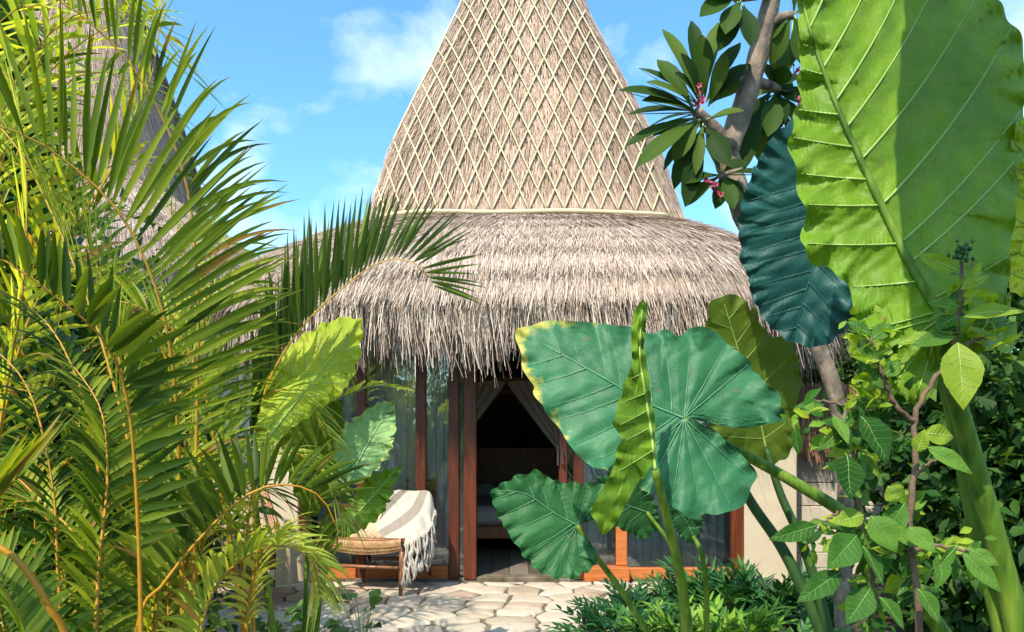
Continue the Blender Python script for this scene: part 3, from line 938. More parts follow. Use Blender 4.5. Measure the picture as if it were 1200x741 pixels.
# ------------------------------------------------------------------ lounge chairs
def lounge_chair(name, label, loc, rz):
    t = thing(name, label, 'chair', loc, None, rz)
    w = 0.31
    def part(mb, nm, m, sm=True):
        o = mb.build(nm, m, None, sm); o.parent = t; return o
    for s in (-1, 1):
        x_ = s * w
        mb = MB().tube([(x_, 0.03, 0.43), (x_ + s * .004, 0.0, 0.22), (x_ + s * .015, -0.05, 0.0)], [0.021, 0.022, 0.016], 8); part(mb, 'leg', M['teak'])
        mb = MB().tube([(x_, 0.50, 0.34), (x_, 0.58, 0.18), (x_ + s * .01, 0.68, 0.0)], [0.02, 0.021, 0.015], 8); part(mb, 'leg', M['teak'])
        mb = MB().tube(catmull([(x_, -0.02, 0.415), (x_, 0.2, 0.36), (x_, 0.45, 0.31), (x_, 0.66, 0.30)], 12), 0.018, 8); part(mb, 'side_rail', M['teak'])
        mb = MB().tube(catmull([(x_, 0.44, 0.30), (x_, 0.60, 0.50), (x_, 0.74, 0.70), (x_, 0.82, 0.84)], 12), np.linspace(0.02, 0.016, 12), 8); part(mb, 'back_upright', M['teak'])
    for (a, b, r_) in (((0, -0.02, 0.205), None, 0.014), ((0, 0.60, 0.17), None, 0.014), ((0, -0.02, 0.415), None, 0.019), ((0, 0.815, 0.835), None, 0.017)):
        mb = MB().tube([(-w, a[1], a[2]), (0, a[1], a[2] - 0.002), (w, a[1], a[2])], r_, 8); part(mb, 'crossbar', M['teak'])
    f, q = np.meshgrid(np.linspace(-1, 1, 25), np.linspace(0, 1, 25))
    cur = catmull([(-0.02, 0.437), (0.2, 0.375), (0.42, 0.325), (0.55, 0.33)], 25)
    sag = 0.055 * (1 - f ** 2)
    mb = MB()
    top = np.stack([f * (w + 0.012), np.broadcast_to(cur[:, 0:1], f.shape), cur[:, 1:2] - sag * np.sin(np.pi * np.clip(q * .8 + .12, 0, 1))], -1)
    mb.grid(top); mb.grid((top - (0, 0.004, 0.014))[:, ::-1])
    fr = np.stack([top[0], top[0] + (0, -0.022, -0.012), top[0] + (0, -0.02, -0.05), top[0] + (0, 0.01, -0.055 - 0.045)], 0)
    fr[3, :, 2] -= 0.02 * (1 - f[0] ** 2)
    mb.grid(fr)
    part(mb, 'woven_seat', M['rattan'])
    cur = catmull([(0.50, 0.335), (0.60, 0.49), (0.74, 0.70), (0.83, 0.86)], 25)
    mb = MB()
    bk = np.stack([f * (w - 0.01), cur[:, 0:1] + 0.05 * (1 - f ** 2) * np.sin(np.pi * q), np.broadcast_to(cur[:, 1:2], f.shape)], -1)
    mb.grid(bk); mb.grid((bk + (0, 0.014, 0))[:, ::-1])
    part(mb, 'woven_back', M['rattan'])
    return t
p0 = P(437, 690, 5.85)
chair = lounge_chair('lounge_chair', 'low teak lounge chair with woven seat under the fringed blanket', (p0[0] - 0.065, 5.82, 0.008), R(-13))
p1 = P(318, 700, 4.9)
chair2 = lounge_chair('lounge_chair', 'woven lounge chair half hidden behind the drooping palm fronds', (p1[0] - 0.06, 5.35, 0.008), R(48))

def chair_pt(ch, x, y, z):
    a = ch.rotation_euler.z
    c, s = math.cos(a), math.sin(a)
    return np.array((ch.location.x + c * x - s * y, ch.location.y + s * x + c * y, ch.location.z + z))

# blanket thrown over the back and the outer side of the chair
def blanket():
    mb = MB()
    nu, nv = 46, 40
    U, V = np.meshgrid(np.linspace(0, 1, nu), np.linspace(0, 1, nv))
    # v runs from the inside of the back, over the top rail corner, down outside; u runs across
    ctrl = [[(447, 604, 6.06), (450, 590, 6.12), (457, 578, 6.22), (467, 574, 6.34)],
            [(441, 618, 5.98), (460, 604, 6.03), (476, 590, 6.14), (486, 575, 6.32)],
            [(452, 630, 5.86), (474, 619, 5.86), (494, 601, 5.98), (503, 577, 6.24)],
            [(474, 640, 5.74), (487, 634, 5.74), (503, 622, 5.86), (510, 600, 6.10)]]
    cu = [catmull([P(*q) for q in row], nv) for row in ctrl]
    Gd = np.array([catmull([cu[k_][i] for k_ in range(4)], nu) for i in range(nv)])
    Gd += 0.009 * np.sin(U * 9 + 15 * V)[..., None] * np.array((0.3, -0.8, 0.3)) + 0.006 * np.sin(V * 31 - 4 * U)[..., None] * np.array((0.2, -0.7, 0.3))
    wp = Gd
    mb.grid(wp, 0, 0.5, U * 0.9)
    mb.grid(wp[:, ::-1] + np.array((0.004, 0.010, -0.006)), 0, 0.5, (U * 0.9)[:, ::-1])
    o = mb.build('throw_blanket', M['blanket'])
    tag(o, 'cream blanket with brown stripes and knotted fringe draped over the chair', 'blanket')
    fr = MB()
    n = 34
    for i in range(n):
        f = i / (n - 1)
        k_ = int(f * (nv - 1))
        b = wp[k_, -1]
        ln = 0.23 + 0.16 * (1 - f) * 0.4 + 0.05 * rng.normal() * 0.5
        pts = [b + (0, 0, 0.02)]
        for q in range(1, 7):
            pts.append(b + np.array((0.006 * rng.normal() + 0.012 * math.sin(q + i), 0.006 * rng.normal() - 0.004 * q, -ln * q / 6)))
        pts = np.array(pts)
        pts[:, 2] = np.maximum(pts[:, 2], 0.02 + 0.004 * rng.random())
        fr.tube(catmull(pts, 14), np.interp(np.linspace(0, 1, 14), [0, .2, .3, .36, .8, .88, 1], [.006, .007, .014, .007, .008, .013, .004]), 6, edge=0.9)
    fr.build('fringe', M['blanket'], o)
    return o
blanket()

def cushion():
    mb = MB()
    nu, nv = 22, 22
    U, V = np.meshgrid(np.linspace(-1, 1, nu), np.linspace(-1, 1, nv))
    th = 0.055 * (1 - np.abs(U) ** 3.0) ** 0.6 * (1 - np.abs(V) ** 3.0) ** 0.6
    for sg in (-1, 1):
        loc = np.stack([U * 0.19, sg * th, V * 0.16], -1)
        a = R(38); b = R(0)
        c, s = math.cos(a), math.sin(a)
        l2 = np.stack([loc[..., 0], loc[..., 1] * c + loc[..., 2] * s, -loc[..., 1] * s + loc[..., 2] * c], -1)
        q = l2.reshape(-1, 3) + np.array((-0.10, 0.44, 0.50))
        wp = np.array([chair_pt(chair, *t_) for t_ in q]).reshape(l2.shape)
        mb.grid(wp if sg < 0 else wp[:, ::-1])
    o = mb.build('woven_cushion', M['palewoven'])
    tag(o, 'tan woven cushion leaning in the seat beside the blanket', 'cushion')
cushion()

def towel():
    mb = MB()
    f, q = np.meshgrid(np.linspace(-1, 1, 24), np.linspace(0, 1, 40))
    cur = catmull([(0.84, 0.885), (0.72, 0.72), (0.58, 0.50), (0.42, 0.37), (0.22, 0.385), (0.10, 0.42), (-0.02, 0.458), (-0.07, 0.43), (-0.085, 0.30), (-0.09, 0.16)], 40)
    loc = np.stack([f * (0.20 - 0.05 * np.sin(3 * q)) + 0.02 + 0.04 * q, cur[:, 0:1] + 0.022 * np.sin(11 * f + 3 * q) * (0.3 + q), cur[:, 1:2] + 0.006 * np.sin(9 * f)], -1)
    wp = np.array([chair_pt(chair2, *t_) for t_ in loc.reshape(-1, 3)]).reshape(loc.shape)
    mb.grid(wp + (0, 0, 0.012)); mb.grid((wp + (0, 0.006, 0.004))[:, ::-1])
    o = mb.build('beach_towel', mat('towel', [(0.3, (0.36, 0.26, 0.155)), (0.7, (0.46, 0.35, 0.22))], 0.95, 60, tintmix=0.05, bump=0.5, bscale=200))
    tag(o, 'sandy beige cloth hanging over the chair behind the palm', 'towel')
towel()

# ------------------------------------------------------------------ big elephant ear leaves
def elephant_leaf(parent, outline, center, d0, grad, midrib, mat_, vein, petiole=None, pr=(0.012, 0.016), pm='petiole',
                  fold=0.0, cup=0.0, droop=0.0, ripple=0.010, nrip=26, quilt=0.007, nlat=8, a0=70, a1=42, basal=(), vr=0.0022, mr=0.006,
                  bendv=0.20, sides=(1, -1), seed=0, tint=None, rings=34, spokes=300, scallop=1.5, wrinkle=1.0, edgefn=None, midmat=None):
    r = np.random.default_rng(seed + 100)
    ol = np.asarray(outline, float)
    c = np.asarray(center, float)
    cl = even(catmull(np.vstack([ol, ol[:1]]), 900), spokes + 1)[:-1]
    ang_i = np.arange(spokes)
    away = nrm(cl - c)
    cl = cl + away * (scallop * np.sin(ang_i / spokes * 2 * np.pi * nrip + 1.3 * np.sin(ang_i * 0.11)) + 0.6 * scallop * np.sin(ang_i * 0.37 + seed))[:, None]
    for _ in range(5):
        k0 = r.integers(0, spokes); wd_ = r.uniform(0.8, 2.2); dp = r.uniform(2, 6)
        dk = np.minimum(np.abs(ang_i - k0), spokes - np.abs(ang_i - k0))
        cl = cl - nrm(cl - c) * (dp * np.exp(-(dk / wd_) ** 2))[:, None]
    th = np.arctan2(cl[:, 1] - c[1], cl[:, 0] - c[0])
    rr = np.linalg.norm(cl - c, axis=1)
    tb = np.linspace(-np.pi, np.pi, 361)
    o_ = np.argsort(th)
    rt = np.interp(tb, np.concatenate([th[o_] - 2 * np.pi, th[o_], th[o_] + 2 * np.pi]), np.tile(rr[o_], 3))
    mid = even(catmull(midrib, 60), 60)
    axis = nrm(mid[-1] - mid[0])
    perp = np.array((-axis[1], axis[0]))
    Lm = np.linalg.norm(mid[-1] - mid[0])
    pxm = d0 / FPX                                     # metres per pixel
    def rho(p):
        q = p - c
        a = np.arctan2(q[:, 1], q[:, 0])
        return np.clip(np.linalg.norm(q, axis=1) / np.interp(a, tb, rt), 0, 1.05), a
    def inside(p):
        x_, y_ = cl[:, 0], cl[:, 1]
        x2, y2 = np.roll(x_, -1), np.roll(y_, -1)
        cr_ = (y_ > p[1]) != (y2 > p[1])
        xi = x_ + (p[1] - y_) / np.where(cr_, y2 - y_, 1) * (x2 - x_)
        return (cr_ & (xi > p[0])).sum() % 2 == 1
    def margin(p):
        dist = np.empty(len(p)); idx = np.empty(len(p), int)
        for i in range(0, len(p), 2000):
            dd_ = ((p[i:i + 2000, None] - cl[None]) ** 2).sum(-1)
            idx[i:i + 2000] = dd_.argmin(1)
            dist[i:i + 2000] = np.sqrt(dd_.min(1))
        return dist, idx
    veins = []
    def march(start, ang, bend):
        p = np.array(start, float); pts = [p.copy()]
        dirv = np.array((math.cos(ang), math.sin(ang)))
        for k_ in range(260):
            p = p + dirv * 2.5
            a_ = bend * 2.5 / max(Lm, 60) 
            cs, sn = math.cos(a_), math.sin(a_)
            dirv = np.array((cs * dirv[0] - sn * dirv[1], sn * dirv[0] + cs * dirv[1]))
            if not inside(p) or np.linalg.norm(cl - p, axis=1).min() < 3.5: break
            pts.append(p.copy())
        return np.array(pts)
    base_ang = math.atan2(axis[1], axis[0])
    for s in sides:
        for k_ in range(nlat):
            f = (k_ + 0.35 + 0.25 * (s > 0) + 0.12 * r.normal()) / (nlat + 0.3)
            st = mid[min(59, int(np.clip(f, 0, 0.97) * 59))]
            a = base_ang + s * R(a0 + (a1 - a0) * f + 2 * r.normal())
            veins.append(march(st, a, -s * bendv * 2.2))
    for a in basal:
        veins.append(march(mid[0], R(a), 0))
    veins = [v for v in veins if len(v) > 5]
    vp = np.vstack([even(v, max(6, len(v) // 2)) for v in veins] + [mid])
    def depth(p):
        ro, a = rho(p)
        q = p - mid[0]
        along = q @ axis / max(Lm, 1)
        across = (q @ perp)
        d = d0 + grad[0] * (p[:, 0] - c[0]) * pxm + grad[1] * (p[:, 1] - c[1]) * pxm
        d = d + fold * np.sqrt(across ** 2 + 25) * pxm + cup * (np.linalg.norm(p - c, axis=1) * pxm) ** 2 + droop * np.clip(along, 0, 2) ** 2
        dm, im = margin(p)
        lam = 0.05 * Lm + 6
        ph = im / spokes * 2 * np.pi
        d = d + ripple * np.exp(-dm / lam) * (np.sin(ph * nrip + 1.6 * np.sin(ph * 5 + seed)) + 0.6 * np.sin(ph * 7 + seed))
        x_, y_ = p[:, 0] * 0.045, p[:, 1] * 0.045
        d = d + 0.0022 * wrinkle * (np.sin(x_ * 2.1 + 1.7 * np.sin(y_ * 1.3 + seed)) * np.cos(y_ * 1.9 + 1.5 * np.sin(x_ * 0.9)) + 0.5 * np.sin(x_ * 5.3 + y_ * 3.1 + 2 * np.sin(y_ * 2.7)))
        if quilt:
            dist = np.empty(len(p))
            for i in range(0, len(p), 2000):
                dist[i:i + 2000] = np.sqrt(((p[i:i + 2000, None] - vp[None]) ** 2).sum(-1).min(1))
            d = d - quilt * (1 - np.exp(-dist / (9.0 if quilt > 0 else 16.0)))
        return d
    def to3(p, extra=0.0):
        d = depth(p) + extra
        return np.stack([(p[:, 0] - 600) / FPX * d, d, EYE + (HORIZON - p[:, 1]) / FPX * d], 1)
    ring_f = np.linspace(0, 1, rings + 1)[1:] ** 0.9
    G2 = c + (cl - c)[None] * ring_f[:, None, None]
    flat = G2.reshape(-1, 2)
    V3 = to3(flat).reshape(rings, spokes, 3)
    dm_all = margin(flat)[0].reshape(rings, spokes)
    ed = np.clip(1 - dm_all / (0.30 * Lm), 0, 1)
    if edgefn is not None:
        ed = ed * edgefn(G2[..., 0], G2[..., 1])
    ti = 0.5 if tint is None else tint
    mb = MB()
    mb.grid(V3, 0, ti, ed, wrap=True)
    c3 = to3(c[None])
    base = mb.n
    mb.add(np.vstack([V3[0], c3]), np.stack([np.arange(spokes), (np.arange(spokes) + 1) % spokes, np.full(spokes, spokes)], 1), 0, ti, 0.0)
    for v in veins:
        e_ = even(v, 26)
        mb.tube(to3(e_, -0.0006 if quilt < 0 else -0.40 * quilt), np.linspace(vr, vr * 0.35, 26), 5, 1, r.random())
    if mr:
        mb.tube(to3(mid, -0.0006 if quilt < 0 else -0.40 * quilt), np.linspace(mr, vr * 0.6, 60), 8, 2, 0.5)
    o = mb.build('leaf', [M[mat_], M[vein], M[midmat or vein]], parent)
    if petiole is not None:
        pts = [to3(mid[:1])[0]] + [P(*q) for q in petiole]
        pp = catmull(pts, 30)
        t_ = MB().tube(pp, np.linspace(pr[0], pr[1], 30), 10, 0, 0.5)
        t_.build('leaf_stalk', M[pm], o)
    return o

def z4(pts): return [(560 + x / 2.1175, 350 + y / 2.1175) for x, y in pts]

# --- plant with the large teal leaf reaching from the right
pe1 = thing('elephant_ear', 'elephant ear plant with broad teal leaf reaching across the hut doorway', 'elephant ear plant', (1.45, 2.6, -0.04))
outA = z4([(95, 100), (102, 76), (150, 60), (215, 55), (300, 62), (375, 70), (440, 88), (470, 78), (500, 90), (530, 75), (565, 70), (620, 110), (660, 142), (700, 190), (745, 240), (766, 275), (755, 302), (715, 312), (655, 322), (605, 316), (565, 303), (532, 297),
           (566, 318), (600, 338), (650, 384), (690, 430), (682, 470), (650, 515), (600, 540), (560, 530), (525, 545), (485, 520), (450, 492), (400, 470), (355, 448), (330, 432), (290, 425), (250, 386), (216, 352), (195, 312), (152, 262), (120, 190)])
elephant_leaf(pe1, outA, z4([(505, 294)])[0], 2.55, (0.05, -0.25), z4([(512, 297), (420, 258), (300, 190), (165, 115)]), 'el_teal', 'vein_teal',
              petiole=[(845, 518, 2.68), (930, 565, 2.68), (1010, 618, 2.66), (1075, 700, 2.66), (1130, 790, 2.70), (1150, 905, 2.7)], pr=(0.013, 0.036),
              nlat=6, a0=64, a1=44, basal=(-85, -60, -40, -22, -5, 42, 62, 80, 98, 118, 138), vr=0.0019, mr=0.0036, fold=-0.10, cup=0.12, ripple=0.020, nrip=24, quilt=0.013, seed=1, droop=0.05, edgefn=lambda x, y: np.clip(1.12 - np.clip(x - 610, 0, 400) / 420, 0.55, 1.12))
# olive leaf behind it
outD = z4([(566, 75), (572, 25), (600, -6), (640, -8), (690, 28), (702, 68), (722, 88), (770, 100), (792, 140), (802, 200), (797, 280), (800, 330), (782, 372), (740, 412), (690, 405), (640, 390), (590, 340), (570, 250), (575, 150)])
elephant_leaf(pe1, outD, z4([(690, 220)])[0], 2.95, (0.25, 0.15), z4([(715, 372), (690, 260), (650, 140), (612, 15)]), 'el_olive', 'vein_lime',
              petiole=[(915, 580, 2.95), (945, 650, 2.9), (975, 760, 2.85), (1010, 960, 2.8)], pr=(0.013, 0.024), pm='petiole_dark', nlat=6, a0=75, a1=50, vr=0.0015, mr=0.004, quilt=-0.006, ripple=0.012, nrip=18, seed=2)
# dark blue green leaf above
outE = [(930, 138), (905, 160), (884, 195), (868, 240), (866, 280), (872, 320), (884, 355), (900, 380), (930, 402), (960, 406), (985, 392), (1004, 362), (1000, 320), (1005, 260), (1010, 200), (985, 150), (955, 132)]
elephant_leaf(pe1, outE, (940, 275), 2.75, (-0.2, 0.1), [(985, 190), (970, 260), (948, 330), (930, 398)], 'el_blue', 'vein_dark',
              petiole=[(1000, 300, 2.85), (1012, 450, 2.85), (1008, 600, 2.8), (1030, 760, 2.75), (1060, 950, 2.7)], pr=(0.012, 0.024), pm='petiole_dark', nlat=9, a0=62, a1=60, bendv=0.05, vr=0.0018, mr=0.004, quilt=0.012, ripple=0.012, nrip=30, seed=3, fold=-0.15)
# extra stalk seen beside the wall
mb = MB().tube(catmull([P(838, 500, 3.05), P(858, 548, 3.03), P(882, 592, 3.0), P(915, 640, 2.95), P(945, 700, 2.9), P(985, 800, 2.85), P(1030, 960, 2.8)], 24), np.linspace(0.017, 0.026, 24), 10)
o_stalk = mb.build('leaf_stalk', M['petiole_dark'], pe1)

# --- plant in the fern bed with the folded lime leaf
pe2 = thing('elephant_ear', 'elephant ear plant with folded lime leaf rising from the dark ferns', 'elephant ear plant', (0.80, 3.6, -0.04))
outC = z4([(410, 2), (421, 25), (412, 60), (412, 120), (420, 170), (428, 230), (438, 300), (441, 360), (436, 410), (414, 440), (388, 475), (352, 540), (322, 582), (295, 566), (282, 530), (290, 510), (318, 495), (330, 440), (340, 400), (350, 350), (335, 300), (350, 260), (366, 200), (386, 150), (381, 100), (385, 50), (395, 18)])
elephant_leaf(pe2, outC, z4([(388, 330)])[0], 2.22, (0.9, 0.0), z4([(440, 425), (430, 330), (414, 230), (402, 140), (405, 60), (410, 10)]), 'el_lime', 'vein_lime',
              petiole=[(782, 610, 2.36), (798, 680, 2.48), (808, 760, 2.62), (815, 860, 2.75)], pr=(0.013, 0.022), nlat=9, a0=118, a1=100, sides=(-1,), bendv=0.12, vr=0.0019, mr=0.0055, quilt=-0.010, ripple=0.010, nrip=22, seed=4, spokes=360)
outB = z4([(30, 480), (75, 450), (130, 430), (152, 428), (190, 450), (250, 456), (282, 452), (322, 470), (332, 500), (312, 540), (280, 552), (255, 560), (268, 590), (290, 625), (290, 660), (255, 690), (200, 694), (150, 676), (110, 632), (75, 582), (45, 530)])
elephant_leaf(pe2, outB, z4([(240, 558)])[0], 3.25, (0.15, -0.25), z4([(247, 562), (190, 532), (120, 485), (45, 476)]), 'el_green', 'vein_teal',
              petiole=[(697, 650, 3.27), (730, 695, 3.35), (770, 760, 3.4), (800, 830, 3.4)], pr=(0.011, 0.018), nlat=4, a0=60, a1=42, basal=(-75, -50, -25, 60, 85, 105, 125, 145), vr=0.0017, mr=0.003, ripple=0.014, nrip=26, quilt=0.014, seed=5, fold=-0.1)
outH = [(700, 560), (730, 556), (760, 575), (772, 610), (758, 632), (738, 625), (712, 612), (690, 590)]
elephant_leaf(pe2, outH, (735, 595), 3.5, (0.2, 0.4), [(758, 600), (730, 590), (700, 575)], 'el_green', 'vein_teal', petiole=[(790, 650, 3.5), (800, 740, 3.45), (812, 830, 3.4)], pr=(0.009, 0.012), nlat=4, seed=6, vr=0.0012, mr=0.003)
outI = z4([(470, 500), (505, 490), (545, 520), (560, 560), (540, 600), (510, 600), (485, 560)])
elephant_leaf(pe2, outI, z4([(515, 545)])[0], 3.3, (0.1, 0.4), z4([(535, 590), (515, 550), (480, 510)]), 'el_green', 'vein_teal', petiole=[(822, 650, 3.3), (828, 700, 3.35), (828, 830, 3.4)], pr=(0.010, 0.013), nlat=4, seed=7, vr=0.0012, mr=0.003)

# --- giant leaf at the right
pe3 = thing('elephant_ear', 'giant elephant ear with towering upright lime leaf and thick stalk', 'elephant ear plant', (1.45, 1.85, -0.04))
outF = [(925, -95), (930, -40), (935, 0), (935, 40), (937, 75), (935, 115), (930, 145), (924, 170), (932, 200), (936, 225), (943, 250), (942, 298), (980, 320), (996, 345), (1006, 380), (1020, 412), (1045, 450), (1072, 474), (1092, 466), (1101, 425), (1108, 384), (1120, 402), (1145, 414), (1170, 398), (1181, 350), (1184, 300), (1192, 230), (1198, 150), (1204, 90), (1192, 35), (1165, 0), (1125, -45), (1050, -100), (975, -118)]
elephant_leaf(pe3, outF, (1040, 180), 1.80, (0.10, -0.25), [(1104, 372), (1075, 325), (1048, 272), (1012, 195), (975, 110), (945, 20), (922, -80)], 'el_lime', 'vein_lime',
              petiole=[(1110, 425, 1.82), (1124, 480, 1.86), (1142, 545, 1.89), (1168, 640, 1.92), (1195, 760, 1.94), (1215, 1000, 1.94)], pr=(0.017, 0.034), nlat=11, a0=84, a1=38, bendv=0.26, vr=0.0034, mr=0.0120, quilt=-0.022, ripple=0.020, nrip=34, midmat='petiole', seed=8, fold=0.20, spokes=420, rings=56, scallop=3.0, basal=(108, 125, 145, 165, 60, 35), wrinkle=1.3)
# unseen leaf added above the picture, shaped to shade half of the giant one
elephant_leaf(pe3, [(1072, -560), (1058, -330), (1078, -150), (1110, -55), (1165, -20), (1260, -20), (1340, -60), (1400, -180), (1420, -380), (1380, -600), (1280, -720), (1150, -700)], (1240, -330), 1.38, (0.1, -0.3), [(1290, -60), (1230, -200), (1130, -370)], 'el_lime', 'vein_lime',
              petiole=[(1330, 200, 1.5), (1320, 600, 1.75), (1230, 1150, 1.9)], pr=(0.012, 0.022), nlat=7, seed=19, rings=16, spokes=160)
outG = [(1185, 165), (1198, 140), (1225, 180), (1235, 280), (1215, 340), (1190, 345), (1181, 320), (1184, 240)]
elephant_leaf(pe3, outG, (1208, 250), 1.95, (0.3, 0.1), [(1205, 342), (1208, 250), (1200, 150)], 'el_yellow', 'vein_lime', petiole=[(1215, 450, 1.95), (1225, 700, 1.95), (1222, 1000, 1.94)], pr=(0.01, 0.015), nlat=6, seed=9)
# second thick stalk, ending behind the giant leaf
mb = MB().tube(catmull([P(1215, 1000, 1.98), P(1180, 760, 1.98), P(1150, 640, 2.0), P(1125, 520, 2.0), P(1108, 440, 2.0), P(1100, 395, 2.0)], 24), np.linspace(0.030, 0.018, 24), 10)
mb.build('leaf_stalk', M['petiole'], pe3)

# --- plant between the palm and the chair
pe4 = thing('elephant_ear', 'elephant ear plant with pale mottled leaves between palm and lounge chair', 'elephant ear plant', (-0.95, 3.3, -0.04))
elephant_leaf(pe4, [(424, 374), (424, 400), (418, 430), (405, 455), (380, 474), (345, 500), (303, 532), (297, 515), (304, 480), (318, 440), (338, 408), (368, 385), (400, 372)], (365, 435), 3.1, (0.4, -0.7),
              [(303, 528), (340, 480), (385, 425), (420, 380)], 'el_yellow', 'vein_lime', petiole=[(300, 600, 3.15), (320, 740, 3.2), (325, 860, 3.2)], nlat=8, a0=58, a1=40, vr=0.0018, mr=0.005, quilt=-0.016, ripple=0.018, nrip=24, seed=10, fold=0.45)
elephant_leaf(pe4, [(462, 470), (464, 500), (457, 530), (441, 551), (416, 568), (399, 556), (392, 535), (399, 505), (422, 486), (445, 472)], (430, 520), 3.3, (0.25, -0.4),
              [(408, 566), (428, 525), (458, 476)], 'el_pale', 'vein_pale', petiole=[(390, 610, 3.3), (375, 700, 3.3), (360, 860, 3.25)], pr=(0.009, 0.013), nlat=7, a0=60, a1=42, vr=0.0018, mr=0.004, quilt=0.016, ripple=0.012, nrip=20, seed=11, fold=-0.2)
elephant_leaf(pe4, [(472, 546), (464, 565), (456, 590), (440, 610), (410, 628), (394, 626), (399, 602), (418, 576), (440, 555)], (430, 592), 3.25, (0.4, -0.4),
              [(393, 628), (428, 592), (466, 548)], 'el_lime', 'vein_lime', petiole=[(380, 660, 3.25), (365, 740, 3.25), (350, 860, 3.25)], pr=(0.009, 0.013), nlat=7, a0=60, a1=40, vr=0.0015, mr=0.004, quilt=-0.012, ripple=0.010, nrip=18, seed=12, fold=0.3)
elephant_leaf(pe4, [(402, 470), (404, 505), (397, 545), (386, 585), (362, 606), (342, 570), (330, 515), (342, 482), (372, 464)], (370, 530), 3.45, (0.2, 0.2),
              [(362, 604), (368, 540), (378, 470)], 'el_olive', 'vein_lime', petiole=[(360, 660, 3.45), (355, 760, 3.4), (345, 860, 3.3)], pr=(0.009, 0.013), nlat=7, a0=60, a1=40, vr=0.0012, mr=0.004, quilt=-0.010, ripple=0.012, nrip=18, seed=13)

# ------------------------------------------------------------------ palms
def frond_mesh(pts3, n, L0, width, lift=0.7, ref=None, droop=0.25, spread=0.9, start=0.12, seed=0, tint=0.5, fwd=0.75, tip=0.35, fgrow=0.35, fpow=1.0, fixn=False, rows=(1, -1)):
    """leaflets along a rachis; returns (MB, rachis points)"""
    r = np.random.default_rng(seed)
    p = even(catmull(pts3, 120), 120)
    T = nrm(np.gradient(p, axis=0))
    if ref is None:
        cv = np.gradient(T, axis=0).sum(0)
        ref = -nrm(cv) if np.linalg.norm(cv) > 0.2 else np.array((0, -0.3, 1.0))
        ref = nrm(ref + np.array((0, 0, 0.35)))
    ref = np.asarray(ref, float)
    mb = MB()
    for s in rows:
        f = np.linspace(start, 0.995, n) + r.normal(0, 0.15 / n, n)
        f = np.clip(f, 0, 1)
        i = (f * 119).astype(int)
        b = p[i]; t = T[i]
        Nn = nrm(ref - t * (t @ ref)[:, None])
        side = np.cross(t, Nn) * s
        g_ = (f - start) / (1 - start)
        a = fwd + fgrow * g_ ** fpow
        if fixn:
            Nn = np.broadcast_to(nrm(ref), Nn.shape)
        dirv = nrm(t * a[:, None] + side * spread + Nn * lift + 0.06 * r.normal(size=(n, 3)))
        ln = L0 * np.interp(g_, [0, 0.12, 0.45, 0.8, 1], [0.55, 0.85, 1.0, 0.72, tip]) * r.uniform(0.9, 1.08, n)
        w = width * np.interp(g_, [0, 0.15, 0.6, 1], [0.7, 1, 1, 0.6]) * r.uniform(0.85, 1.1, n)
        wd = nrm(t - dirv * (t * dirv).sum(1, keepdims=True))
        nn = np.cross(dirv, wd)
        seg = 6
        ts = np.linspace(0, 1, seg + 1)
        wp = np.interp(ts, [0, 0.08, 0.35, 0.7, 1], [0.25, 0.75, 1, 0.62, 0.03])
        down = np.array((0, 0, -1.0))
        dr = droop * r.uniform(0.5, 1.5, n)
        V = []
        for q in range(seg + 1):
            c = b + dirv * (ln * ts[q])[:, None] + down * (dr * ln * ts[q] ** 2.2)[:, None]
            h = (w * wp[q] / 2)[:, None]
            V += [c - wd * h + nn * h * 0.35, c, c + wd * h + nn * h * 0.35]
        V = np.stack(V, 1)
        k_ = 3 * (seg + 1)
        bb = np.arange(n)[:, None] * k_
        F = []
        for q in range(seg):
            F.append(bb + np.array([3 * q, 3 * q + 1, 3 * q + 4, 3 * q + 3]))
            F.append(bb + np.array([3 * q + 1, 3 * q + 2, 3 * q + 5, 3 * q + 4]))
        tv = np.clip(tint + 0.20 * r.normal(size=n), 0, 1)
        dead = (r.random(n) < 0.05) * 0.9
        mb.add(V.reshape(-1, 3), np.concatenate(F), 0, np.repeat(tv, k_), np.clip(np.tile(np.repeat(ts, 3), n) + np.repeat(dead * r.random(n), k_), 0, 1.2))
    return mb, p

def frond(parent, pts, n=40, L0=0.4, width=0.026, m='palm', rm='rachis', rr=(0.010, 0.002), rt=0.5, **kw):
    p3 = [P(*q) for q in pts]
    mb, p = frond_mesh(p3, n, L0, width, **kw)
    o = mb.build('frond', M[m], parent)
    q = p[::4]
    MB().tube(q, np.linspace(rr[0], rr[1], len(q)), 7, 0, rt).build('rachis', M[rm], o)
    return o

def palm_stems(parent, base, tops, r0=0.022):
    for tp in tops:
        q = catmull([base + np.array((rng.normal() * .05, rng.normal() * .05, -0.05)), (base + tp) / 2 + np.array((rng.normal() * .03, 0, 0)), tp], 14)
        MB().tube(q, np.linspace(r0, r0 * 0.6, 14), 8, 0, 0.3).build('stem', M['rachis_green'], parent)

